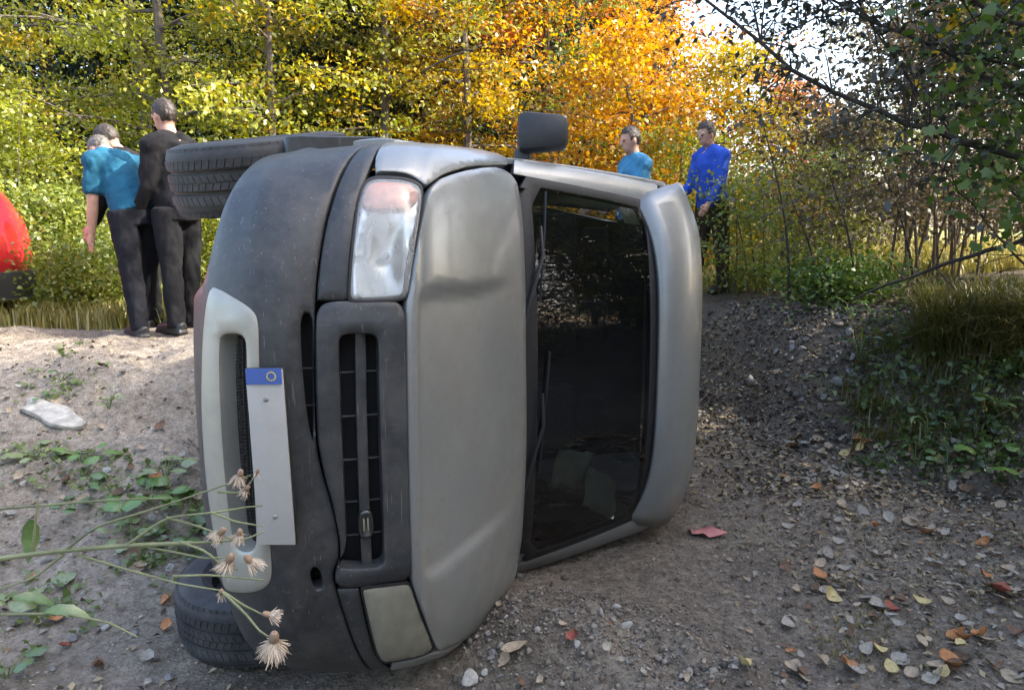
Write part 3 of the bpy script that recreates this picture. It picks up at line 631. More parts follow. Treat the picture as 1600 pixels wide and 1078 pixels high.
# --- number plate on two brackets
pc = Vector((.004, .066, .552)); Rp = Matrix.Rotation(R(2), 3, 'X') @ Matrix.Rotation(R(1.5), 3, 'Y')
pl = MB().box(pc, (.51, .008, .105), Rp).build("number_plate", M['plate'], van, bevel=.003)
MB().box(pc+Rp @ Vector((.236, .006, 0)), (.044, .003, .100), Rp).build("country_band", M['blue'], pl)
for k in range(12):
    a = 2*math.pi*k/12; MB().box(pc+Rp @ Vector((.236+.012*math.cos(a), .0085, .022+.012*math.sin(a))), (.0036, .002, .0036), Rp).build("star", M['yellow'], pl)
MB().box(pc+Rp @ Vector((0, -.008, 0)), (.515, .010, .110), Rp).build("plate_holder", M['plastic_dk'], pl, bevel=.003)
for x_ in (.17, -.17): MB().lathe([(0, .009), (.004, .008), (.005, .001)], 12, 'x').mesh('x') if False else MB().ball(pc+Rp @ Vector((x_, .005, 0)), (.007, .004, .007), 10, 6).build('plate_screw', M['steel'], pl)
for x_ in (.15, -.15): MB().box(pc+Rp @ Vector((x_, -.04, 0)), (.05, .06, .07), Rp).build("bracket", M['plastic_dk'], pl, bevel=.006)
# --- wheels
def wheel(x_, u_, z_, sgn, steer=0, camber=0):
    w = bpy.data.objects.new("wheel", None); COL.objects.link(w); w.parent = van; w.location = (x_, -u_, z_)
    w.rotation_euler = (0, R(camber), R(steer)); Rr = .33; hw = .122
    pr = [(-hw*.8, .19), (-hw*1.02, .225), (-hw*1.05, .27), (-hw*.98, .305), (-hw*.86, .322), (-hw*.7, .329), (-hw*.34, Rr), (-hw*.33, Rr-.009), (-hw*.24, Rr-.009), (-hw*.23, Rr+.001), (hw*.23, Rr+.001), (hw*.24, Rr-.009), (hw*.33, Rr-.009), (hw*.34, Rr), (hw*.7, .329), (hw*.86, .322), (hw*.98, .305), (hw*1.05, .27), (hw*1.02, .225), (hw*.8, .19)]
    ty = MB().lathe(pr, 96).build("tyre", M['rubber'], w, sharp=30)
    tb = MB()
    for k in range(72):
        for row, (xa, xb, r0, skew) in enumerate(((-.95, -.66, .326, .5), (-.62, -.38, .331, -.4), (-.20, -.02, .332, .35), (.02, .20, .332, -.35), (.38, .62, .331, .4), (.66, .95, .326, -.5))):
            a = 2*math.pi*(k+.5*(row % 2))/72; da = 2*math.pi/72*.44; P = []
            for dr in (-.012, .003):
                for (xx, ss) in ((xa, -1), (xb, 1)):
                    for d_ in (-1, 1):
                        aa_ = a+da*d_+skew*ss*da; rr_ = r0+dr-(.010 if abs(xx) > .9 else 0); P.append((xx*hw, rr_*math.cos(aa_), rr_*math.sin(aa_)))
            tb.add(P, [(0, 1, 3, 2), (4, 6, 7, 5), (0, 4, 5, 1), (1, 5, 7, 3), (3, 7, 6, 2), (2, 6, 4, 0)])
    tag(tb.build("tread", M['rubber'], w, smooth=False), kind='stuff')
    MB().lathe([(sgn*.085, .205), (sgn*.10, .20), (sgn*.07, .185), (sgn*.02, .165), (sgn*.035, .10), (sgn*.05, .075), (sgn*.065, .03), (sgn*.065, 0.001)], 40).build("rim", M['steel'], w)
    MB().lathe([(-sgn*.09, .20), (-sgn*.04, .19), (-sgn*.02, .15), (-sgn*.06, .12), (-sgn*.06, .001)], 32).build("brake_drum", M['under'], w)
wheel(.845, .78, .215, 1, steer=9, camber=4)
wheel(-.82, .72, .155, -1, steer=4, camber=2)
wheel(.80, RW, .26, 1); wheel(-.80, RW, .26, -1)
for s_ in (1, -1): MB().tube([(s_*.74, -.80, .14), (s_*.35, -.85, .32)], [.03, .035], 8).build("suspension_arm", M['under'], van)

# ------------------------------------------------------------------ foliage
rng = np.random.default_rng(11); rnd = random.Random(5)
M['bark'] = mat("bark_grey", (.10, .085, .07), .9, 0, .4, 12, bump=.6, bscale=30)
M['bark_dark'] = mat("bark_dark", (.040, .032, .026), .9, 0, .4, 12, bump=.5, bscale=40)
M['bark_brown'] = mat("twig_brown", (.10, .075, .052), .9, 0, .35, 14)
LM = {
 'lime': leaf_mat("leaf_lime", [(.09, .125, .018), (.19, .22, .025), (.31, .31, .04), (.45, .42, .08)], .45),
 'gold': leaf_mat("leaf_gold", [(.24, .17, .014), (.37, .26, .014), (.50, .35, .02), (.54, .41, .05)], .45),
 'orange': leaf_mat("leaf_orange", [(.25, .10, .010), (.42, .19, .012), (.54, .28, .016), (.55, .36, .03)], .45),
 'rust': leaf_mat("leaf_rust", [(.35, .09, .03), (.52, .17, .06), (.6, .30, .08)], .5),
 'olive': leaf_mat("leaf_olive", [(.07, .09, .012), (.14, .15, .022), (.24, .23, .04), (.36, .33, .08)], .4),
 'green': leaf_mat("leaf_green", [(.03, .065, .012), (.055, .105, .018), (.09, .15, .025), (.16, .19, .035)], .35),
 'fern': leaf_mat("leaf_pale_green", [(.07, .12, .02), (.14, .19, .035), (.23, .26, .05), (.34, .34, .09)], .45),
 'needle': leaf_mat("needles", [(.008, .017, .009), (.016, .03, .013), (.03, .045, .018)], .1, spec=.1),
 'drab': leaf_mat("leaf_drab", [(.035, .028, .018), (.075, .06, .036), (.13, .105, .06), (.20, .17, .09)], .35),
 'shade': leaf_mat("leaf_shade", [(.018, .022, .016), (.032, .038, .026), (.07, .07, .045)], .3),
 'pink': leaf_mat("leaf_pink", [(.45, .16, .08), (.60, .25, .10), (.62, .36, .12)], .5),
}
def leaves(C, spread, n, size, up=1.0, flat=.45, aspect=.62, droop=.25, r=None):
    """n leaf blades about each cluster centre, as folded quads"""
    r = r or rng; C = np.asarray(C); K = len(C); N = K*n
    sp = np.repeat(np.broadcast_to(np.asarray(spread, float).reshape(-1, 1) if np.ndim(spread) else np.full((K, 1), spread), (K, 1)), n, 0)
    c = np.repeat(C, n, 0)+r.normal(0, 1, (N, 3))*sp*np.array([1, 1, flat])
    nm = r.normal(0, .75, (N, 3)); nm[:, 2] += up; nm /= np.linalg.norm(nm, axis=1)[:, None]
    d = r.normal(0, 1, (N, 3)); d[:, 2] -= droop; d -= nm*(d*nm).sum(1)[:, None]; d /= np.linalg.norm(d, axis=1)[:, None]
    w = np.cross(nm, d); s = (size*r.uniform(.6, 1.3, N))[:, None]
    V = np.stack([c-d*s*.5, c+w*s*aspect*.5+nm*s*.10-d*s*.05, c+d*s*.5-nm*s*.08, c-w*s*aspect*.5+nm*s*.10-d*s*.05], 1).reshape(-1, 3)
    return V, np.arange(N*4).reshape(-1, 4)
def lobed(C, spread, n, size, r=None, up=.5):
    """five lobed leaves about each centre"""
    r = r or rng; C = np.asarray(C); N = len(C)*n; c = np.repeat(C, n, 0)+r.normal(0, 1, (N, 3))*spread
    nm = r.normal(0, .6, (N, 3)); nm[:, 2] += up; nm[:, 1] -= .25; nm /= np.linalg.norm(nm, axis=1)[:, None]; d = r.normal(0, .6, (N, 3)); d[:, 2] -= .8; d -= nm*(d*nm).sum(1)[:, None]; d /= np.linalg.norm(d, axis=1)[:, None]; w = np.cross(nm, d)
    ang = np.array([0, 22, 48, 74, 104, 140, 180, 220, 256, 286, 312, 338])*math.pi/180; rad = np.array([1, .68, .86, .6, .68, .42, .15, .42, .68, .6, .86, .68])*.58
    s = (size*r.uniform(.6, 1.25, N))[:, None, None]
    V = c[:, None]+s*rad[None, :, None]*(d[:, None]*np.cos(ang)[None, :, None]+w[:, None]*np.sin(ang)[None, :, None])-s*(rad[None, :, None]**2)*nm[:, None]*.35
    return V.reshape(-1, 3), np.arange(N*12).reshape(-1, 12)
def crown_obj(name, C, spread, n, size, m, parent, **k):
    V, F = lobed(C, spread, n, size) if k.pop('lob', 0) else leaves(C, spread, n, size, **k); o = link(name, mesh(name, V, F, False), m, parent); o['kind'] = 'stuff'; return o
def tree(name, label, x, y, h, rad, m, group, n=60, size=.070, limbs=22, low=.08, bark='bark', lean=(0, 0), cl=9, shape=.75, spread=.21, up=.8, stems=1, trunk_r=None, mixm=None, zoff=0):
    t = thing(name, label, 'tree' if 'tree' in name or name in ('spruce', 'beech') else 'bush', (x, y, gz(x, y)-.05+zoff), group)
    mb = MB(); C = []; tr = trunk_r or h*.012+.012
    for s in range(stems):
        off = Vector((rnd.uniform(-.25, .25), rnd.uniform(-.25, .25), 0))*(stems > 1)
        ln = Vector((lean[0]+rnd.uniform(-.08, .08)*(1+2*(stems > 1)), lean[1]+rnd.uniform(-.06, .06)*(1+2*(stems > 1)), 0))
        pts = [off+Vector((ln.x*h*q**1.3+.05*h*.3*math.sin(q*5+s), ln.y*h*q**1.3+.04*h*.3*math.cos(q*4+s), h*q)) for q in np.linspace(0, 1, 9)]
        mb.tube(pts, [tr*(1-.85*q) for q in np.linspace(0, 1, 9)], 7)
        for i in range(max(3, limbs//stems)):
            q = low+(1-low)*((i+.5)/max(3, limbs//stems)); k = q*8; b = pts[int(k)].lerp(pts[min(8, int(k)+1)], k-int(k))
            az = i*2.399+s*1.3+rnd.uniform(-.4, .4); L = rad*(.35+.65*math.sin(math.pi*min(1, max(.04, (q-low*.3))**shape))) * rnd.uniform(.75, 1.15)
            d = Vector((math.cos(az), math.sin(az), rnd.uniform(.05, .55)))
            lp = [b+d*L*e+Vector((0, 0, -.22*L*e*e)) for e in (0, .33, .66, 1)]
            mb.tube(lp, [tr*.42*(1-q*.5), tr*.3*(1-q*.5), tr*.18, tr*.06], 5)
            for j in range(cl):
                e = .22+.78*(j+rnd.random())/cl; p = lp[0].lerp(lp[3], e)+Vector((rnd.gauss(0, 1), rnd.gauss(0, 1), rnd.gauss(0, .55)))*L*.24*e
                C.append(p)
                if j % 2: mb.tube([lp[0].lerp(lp[3], e*.8), p], [tr*.10, tr*.04], 4, cap=False)
    mb.build('trunk', M[bark], t)
    C = np.array([tuple(c) for c in C]); C = C[C[:, 2] > .05]
    if mixm:
        k = rng.random(len(C)) < .25
        crown_obj('crown', C[~k], spread, n, size, LM[m], t, up=up); crown_obj('crown', C[k], spread, n, size, LM[mixm], t, up=up)
    else: crown_obj('crown', C, spread, n, size, LM[m], t, up=up)
    return t
def copy_tree(o, x, y, rot, sc, label, group):
    c = o.copy(); COL.objects.link(c); c.location = (x, y, gz(x, y)-.05); c.rotation_euler = (0, 0, rot); c.scale = (sc,)*3; c['label'] = label; c['group'] = group
    for ch in o.children: d = ch.copy(); COL.objects.link(d); d.parent = c
    return c
def spruce(x, y, h, rad, label):
    t = thing('spruce', label, 'tree', (x, y, gz(x, y)-.1), 'dark spruces behind the broadleaved trees'); mb = MB()
    mb.tube([(0, 0, 0), (0, 0, h)], [h*.016, .01], 7).build('trunk', M['bark_dark'], t); C = []
    for i in range(int(h*4.2)):
        q = (i+1)/(h*4.2+1); z = h*(.06+.94*q); L = rad*(1-q)**.8+.08
        for k in range(9):
            az = k*.698+i*.5+rnd.uniform(-.2, .2)
            for e in np.linspace(.25, 1, 6): C.append((math.cos(az)*L*e, math.sin(az)*L*e, z-.35*L*e*e+rnd.uniform(-.05, .05)))
    crown_obj('crown', np.array(C), .13, 9, .17, LM['needle'], t, aspect=.35, droop=.9, up=.4)
G_BACK = 'autumn trees behind the bank'
# left: yellow green beeches; middle: gold and orange; right: small bright trees under the open sky
tree('beech_tree', 'yellow green beech tree at the left edge above the red car', -7.6, 10.8, 7.5, 2.3, 'lime', G_BACK, n=66, limbs=30, mixm='gold', low=.03)
tree('beech_tree', 'tall yellow green beech tree behind the person in the teal shirt', -4.9, 10.6, 7.5, 2.1, 'lime', G_BACK, n=66, limbs=30, mixm='olive', low=.03)
tree('beech_tree', 'pale yellow beech tree behind the two persons in black', -3.2, 9.7, 5.2, 1.5, 'lime', G_BACK, n=60, limbs=26, mixm='gold', low=.03)
tree('beech_tree', 'olive yellow tree rising behind the upper front wheel of the van', -2.0, 10.9, 6.6, 1.8, 'olive', G_BACK, n=66, limbs=28, mixm='lime', low=.03)
tree('beech_tree', 'golden yellow tree rising behind the black van bumper', -.75, 10.9, 6.2, 1.6, 'gold', G_BACK, n=66, limbs=28, mixm='orange', low=.03)
tree('beech_tree', 'deep orange tree behind the raised side of the van', .35, 12.2, 7.2, 1.8, 'orange', G_BACK, n=66, limbs=30, mixm='rust', low=.05)
tree('birch_tree', 'slender pale green birch tree among the orange leaves', 1.12, 11.6, 7.0, .8, 'fern', G_BACK, n=40, limbs=26, low=.05)
tree('beech_tree', 'orange and gold tree just left of the patch of sky', 2.1, 12.6, 6.2, 1.45, 'orange', G_BACK, n=66, limbs=28, mixm='rust', low=.03)
tree('beech_tree', 'small bright yellow tree below the patch of sky', 3.05, 11.2, 3.1, 1.2, 'gold', G_BACK, n=50, limbs=22, mixm='lime', low=.03)
tree('maple_tree', 'small pinkish orange tree beside the thicket under the sky', 4.75, 13.2, 3.1, .95, 'pink', G_BACK, n=50, limbs=18, mixm='orange', low=.05)
tree('beech_tree', 'low yellow tree behind the roof edge of the van', 1.7, 10.0, 3.2, 1.2, 'orange', G_BACK, n=55, limbs=22, mixm='gold', low=.03)
tree('beech_tree', 'yellow tree leaning in between the olive and gold trees', -1.5, 12.6, 7.4, 2.0, 'gold', G_BACK, n=66, limbs=28, mixm='orange', low=.03)
tree('beech_tree', 'tall lime tree far back between the two left beeches', -6.4, 13.4, 8.8, 2.4, 'lime', G_BACK, n=66, limbs=30, mixm='olive', low=.03)
for (x, y, h, r_, lb) in ((-5.6, 16.5, 12, 2.6, 'dark spruce showing between the yellow trees at upper left'), (-2.6, 12.4, 8.5, 1.5, 'dark spruce showing above the person nearest the van wheel'), (-9.5, 16, 12, 2.6, 'dark spruce at the far left behind the beeches'),
                          (.2, 17, 11, 2.5, 'dark spruce behind the orange tree'), (3.2, 19, 7, 2.3, 'low dark spruce far behind the yellow trees'), (-7.6, 19.5, 12, 3, 'dark spruce farthest back on the left')):
    spruce(x, y, h, r_, lb)
G_SH = 'low bushes along the bank top'
def shrub(label, x, y, h, rad, m, n=40, size=.06, limbs=16, stems=4, group=G_SH, bark='bark_brown', **k):
    return tree('shrub', label, x, y, h, rad, m, group, n=n, size=size, limbs=limbs, stems=stems, bark=bark, low=.08, trunk_r=.014, **k)
shrub('feathery pale green bush between the red car and the persons', -4.55, 7.6, 1.25, .8, 'fern', 70, .055)
shrub('low green bush just right of the red car', -3.75, 7.2, .75, .55, 'fern', 60, .05)
shrub('yellow leaved bush behind the red car', -5.3, 8.4, 2.3, .9, 'lime', 60, .06)
shrub('bright yellow green bush behind the legs of the persons', -3.0, 8.3, 1.1, .7, 'lime', 60, .055)
shrub('orange bush behind the upper front wheel', -2.0, 9.0, 1.8, .7, 'orange', 50, .06)
shrub('green bush at the bank top beside the van roof', 2.55, 7.75, 1.25, .55, 'fern', 26, .05)
shrub('leafy pale bush on the bank left of the sunlit meadow', 3.35, 8.3, 1.45, .6, 'fern', 24, .05)
shrub('olive bush just behind the van roof edge', 2.15, 9.6, 1.9, .6, 'lime', 30, .055)
shrub('low dark green bush at the foot of the sunlit gap', 2.9, 6.95, .35, .4, 'green', 26, .05)
# right: thin stemmed thicket, brown and half bare
G_TH = 'half bare thicket on the right bank'
th = []
for i, (x, y, h, r_, mm, nn, lb) in enumerate(((3.75, 7.2, 3.6, 1.0, 'drab', 26, 'half bare brown bush with thin stems beside the sunlit gap'), (4.6, 7.7, 4.2, 1.2, 'drab', 34, 'tall brown bush of many stems right of the sunlit gap'),
        (5.4, 7.3, 4.6, 1.3, 'drab', 36, 'dense dark brown bush at the right edge of the thicket'), (3.9, 9.4, 2.1, .9, 'drab', 26, 'grey brown bush farther back under the open sky'), (5.6, 9.5, 5.2, 1.5, 'drab', 36, 'tall dull brown bush at the back right of the thicket'),
        (4.3, 6.0, 3.3, .8, 'drab', 24, 'thin brown bush standing on the bank above the grass'), (4.35, 10.4, 2.1, .9, 'olive', 30, 'olive bush behind the thin stems'), (6.6, 8.4, 6, 1.7, 'shade', 40, 'dark bush behind the green maple leaves'), (7.2, 11.5, 7, 2.2, 'shade', 40, 'dark tall bush at the far right behind the thicket'))):
    th.append(tree('thicket_bush', lb, x, y, h, r_, mm, G_TH, n=nn, size=.062, limbs=26, stems=7, bark='bark_brown', low=.12, trunk_r=.016, cl=8, spread=.2, zoff=-.1))
for x, y, h, r_, mm, nn, lb in ((5.2, 13.5, 2.8, 1.5, 'drab', 46, 'brownish tree far back behind the thicket'), (7.6, 14.5, 7.5, 2.2, 'olive', 45, 'olive tree far back at the right'), (6.0, 11.6, 6.0, 1.8, 'drab', 50, 'brown bush between the thicket and the far trees'), (9.6, 15, 8, 2.4, 'drab', 45, 'tall brown tree at the far right edge')):
    tree('thicket_bush', lb, x, y, h, r_, mm, G_TH, n=nn, size=.07, limbs=28, stems=5, bark='bark_brown', low=.04, trunk_r=.03, cl=9, spread=.26)
# unseen tree copies added right of and behind the camera for shade and reflections
G_UNSEEN = 'unseen trees added for shade and reflections'
src = [o for o in COL.objects if o.name.startswith(('beech_tree', 'spruce')) and o.get('category')]
for i, (x, y, k, sc) in enumerate(((6.6, 1.2, 1, 1.25), (8.4, 3.6, 6, 1.2), (6.2, -2.6, 0, 1.2), (9.5, -.5, 4, 1.3), (1.5, -9.5, 6, 1.2), (-3.0, -9.0, 1, 1.15), (-8.5, -6, 0, 1.1), (5.5, -9, 11, .9), (7.4, .9, 13, .95), (7.1, 2.7, 13, .85), (7.8, .2, 0, 1.25), (5.9, 2.3, 1, 1.1), (5.4, -4.6, 13, .8), (8.6, -5.2, 11, 1.), (11, -2.6, 14, 1.), (2.6, -13, 13, 1.), (-6, -12, 14, 1.))):
    copy_tree(src[k], x, y, i*1.3, sc, ('unseen tree added to the right of the track', 'unseen tree added behind the photographer')[y < -3], G_UNSEEN)
for i, (x, y, sc) in enumerate(((-13, 19, 1.1), (-11, 21, 1.2), (-9.3, 20, 1.), (-6, 20.5, 1.2), (-4.4, 18.5, 1.1), (-3.4, 21, 1.2), (-1.4, 18.6, 1.1), (-.6, 21.5, 1.2), (1.6, 21, 1.1), (2.2, 18.2, .8), (-1.2, 15.6, .75), (-4.2, 15.4, .8))):
    copy_tree(src[13], x, y, i*.9, sc, f"dark spruce deep in the wood {'at the far left' if x < -8 else 'behind the yellow green trees' if x < -2 else 'behind the golden and orange trees'}", 'dark spruces behind the broadleaved trees')
# slender saplings in front of the meadow
for x0, y0, px, py, lb in ((1235, 440, 1195, 170, 'thin dark sapling nearest the van roof'), (1278, 440, 1240, 300, 'thin dark sapling in the middle of the gap'), (1335, 440, 1300, 260, 'thin dark sapling left of the sunlit meadow'), (1430, 470, 1365, 210, 'thin leaning sapling right of the sunlit meadow')):
    b = at(x0, y0, 6.9); b.z = gz(b.x, b.y)-.05; e = at(px, py, 7.1); t = thing('sapling', lb, 'sapling', b, 'thin saplings on the right bank')
    v = e-b; MB().tube([v*q+Vector((.06*math.sin(q*4), 0, 0)) for q in np.linspace(0, 1, 8)], [.016*(1-.8*q) for q in np.linspace(0, 1, 8)], 6).build('trunk', M['bark_dark'], t)
    crown_obj('crown', np.array([tuple(v*q+Vector((rnd.gauss(0, .15), rnd.gauss(0, .15), 0))) for q in np.linspace(.45, 1.05, 26)]), .12, 7, .06, LM['drab'], t)
# right edge: big maple with limbs reaching over the track
mt = thing('maple_tree', 'green maple tree leaning in from the right with long bare limbs', 'tree', (4.75, 4.9, gz(4.75, 4.9)-.1))
mo = Vector(mt.location)
def limb(pxs, Y, r0, r1, twigs=0, parent=None, mname='bark_dark', tl=.35):
    P = [at(px, py, Y_)-mo for (px, py), Y_ in zip(pxs, Y if hasattr(Y, '__len__') else [Y]*len(pxs))]
    Q = np.array([tuple(p) for p in P]); n_ = 14; tt = np.linspace(0, len(P)-1, n_); Q = np.stack([np.interp(tt, range(len(P)), Q[:, k]) for k in range(3)], 1)
    Q[1:-1] += rng.normal(0, .008, (n_-2, 3)); mb = MB().tube([Vector(q) for q in Q], list(np.linspace(r0, r1, n_)), 7); ends = []
    for i in range(twigs):
        k = rnd.uniform(.15, 1)*(n_-1); p = Vector(Q[int(k)]); d = Vector((rnd.gauss(-.3, .7), rnd.gauss(0, .7), rnd.gauss(.1, .7))).normalized()*tl*rnd.uniform(.4, 1.2)
        mb.tube([p, p+d*.5+Vector((0, 0, .03)), p+d], [r1*.8+.002, .004, .002], 4, cap=False); ends += [p+d, p+d*.55, p+d*.8]
    mb.build('limb', M[mname], parent or mt); return ends
MB().tube([(0, 0, 0), (.05, 0, 1.2), (-.05, .05, 2.4), (-.15, .1, 4.2), (-.1, .2, 6.5)], [.13, .11, .10, .07, .02], 12).build('trunk', M['bark_dark'], mt)
e1 = limb([(1700, 270), (1600, 250), (1480, 214), (1400, 188), (1260, 120), (1140, 28), (1060, -30)], [4.8, 4.6, 4.5, 4.5, 4.5, 4.5, 4.5], .026, .006, 46)
e2 = limb([(1750, 210), (1600, 150), (1520, 110), (1450, 70), (1350, 28), (1250, -30)], 4.7, .02, .006, 40)
e3 = limb([(1720, 130), (1600, 108), (1500, 80), (1430, 62)], 4.75, .014, .004, 10)
e5 = limb([(1700, 60), (1600, 40), (1510, 0), (1400, -60)], 4.6, .018, .006, 24)
e6 = limb([(1500, -60), (1400, -20), (1280, 30), (1190, 60)], 4.9, .012, .003, 30)
limb([(1700, 330), (1600, 318), (1520, 250), (1440, 150), (1380, 60), (1340, -30)], [5, 5, 5.1, 5.2, 5.2, 5.2], .012, .004, 30, tl=.5)
limb([(1720, 460), (1600, 420), (1530, 330), (1470, 260), (1400, 215)], [5.2, 5.2, 5.3, 5.3, 5.3], .010, .003, 30, tl=.5)
ev = np.array([tuple(p) for p in e1+e2+e6+e5])
ev = np.vstack([ev, ev+rng.normal(0, .16, ev.shape)])
crown_obj('crown', ev, .06, 3, .052, LM['shade'], mt, aspect=.55)
gc = []
for (px, py, sx, sy, n_) in ((1575, 90, 55, 60, 20), (1590, 210, 40, 60, 20), (1520, 150, 35, 60, 9), (1595, 300, 22, 40, 9), (1500, 200, 25, 30, 4), (1550, 20, 60, 30, 14), (1690, 120, 60, 120, 40), (1760, 250, 60, 120, 36)):
    for i in range(n_): gc.append(tuple(at(px+rnd.gauss(0, sx), py+rnd.gauss(0, sy), rnd.uniform(4.3, 5.6))-mo))
crown_obj('crown', np.array(gc), .13, 13, .085, LM['green'], mt, lob=1)
gy = [tuple(at(1560+rnd.gauss(0, 60), 20+rnd.gauss(0, 40), 5.4)-mo) for _ in range(14)]
crown_obj('crown', np.array(gy), .09, 8, .10, LM['gold'], mt, lob=1)
hi = np.array([(rnd.gauss(0, 1.1), rnd.gauss(.3, 1.1), rnd.uniform(2.6, 7)) for _ in range(150)]); crown_obj('crown', hi, .3, 40, .11, LM['green'], mt, aspect=.85)
# fallen limb leaning across the bank
fl = thing('fallen_branch', 'long bare branch lying slanted across the right bank', 'branch', at(1600, 375, 5.3)); mo2 = Vector(fl.location)
mo, mo_keep = mo2, mo
limb([(1720, 340), (1600, 376), (1500, 405), (1420, 434), (1330, 470)], [5.2, 5.3, 5.5, 5.7, 5.9], .022, .008, 8, fl)
mo = mo_keep

# ------------------------------------------------------------------ people: one remeshed body each, clothes as children
M['skin'] = mat("skin", (.46, .26, .19), .5, 0, .10, 25, spec=.4)
M['hair_dark'] = mat("hair_dark", (.03, .022, .016), .6, 0, .3, 60)
M['hair_grey'] = mat("hair_grey", (.09, .08, .07), .6, 0, .3, 60)
M['eye'] = mat("eye_dark", (.02, .018, .016), .2, 0, .1)
M['shoe'] = mat("shoe_black", (.02, .02, .022), .5, 0, .2, 30)
def cloth(name, c, bump=.35): return mat(name, c, .9, 0, .18, 9, bump=bump, bscale=26, spec=.2)
M['teal'] = cloth("teal_cotton", (.014, .085, .145)); M['navy'] = cloth("navy_cloth", (.009, .010, .014)); M['black'] = cloth("black_cloth", (.012, .012, .014))
M['charcoal'] = cloth("charcoal_cloth", (.045, .047, .046)); M['royal'] = cloth("royal_blue_cloth", (.03, .08, .42)); M['brown'] = cloth("brown_cloth", (.045, .034, .024))
M['sky'] = cloth("light_blue_cloth", (.05, .19, .33)); M['mint'] = cloth("pale_green_cloth", (.28, .48, .28))
def remesh(name, mb, vox, m, parent, smooth_it=2, wr=0., fq=9):
    me = mb.mesh(name+"_raw", sharp=0); o = bpy.data.objects.new(name, me); COL.objects.link(o)
    rm = o.modifiers.new("r", 'REMESH'); rm.mode = 'VOXEL'; rm.voxel_size = vox; rm.use_smooth_shade = True
    sm = o.modifiers.new("s", 'SMOOTH'); sm.iterations = smooth_it; sm.factor = .5
    dg = bpy.context.evaluated_depsgraph_get(); me2 = bpy.data.meshes.new_from_object(o.evaluated_get(dg)); me2.name = name
    if wr:
        n_ = len(me2.vertices); co = np.zeros(n_*3, np.float32); no = np.zeros(n_*3, np.float32); me2.vertices.foreach_get('co', co); me2.vertices.foreach_get('normal', no); co = co.reshape(-1, 3); no = no.reshape(-1, 3)
        d_ = fbm(co[:, 0]*fq*1.5+co[:, 2]*fq*.5+7, co[:, 1]*fq*1.5+co[:, 2]*fq*.8+5, 3, len(name)); co = co+no*(np.abs(d_)[:, None]*2-.25)*wr; me2.vertices.foreach_set('co', co.astype(np.float32).ravel()); me2.update()
    bpy.data.objects.remove(o); bpy.data.meshes.remove(me); me2.materials.clear()
    return link(name, me2, m, parent)
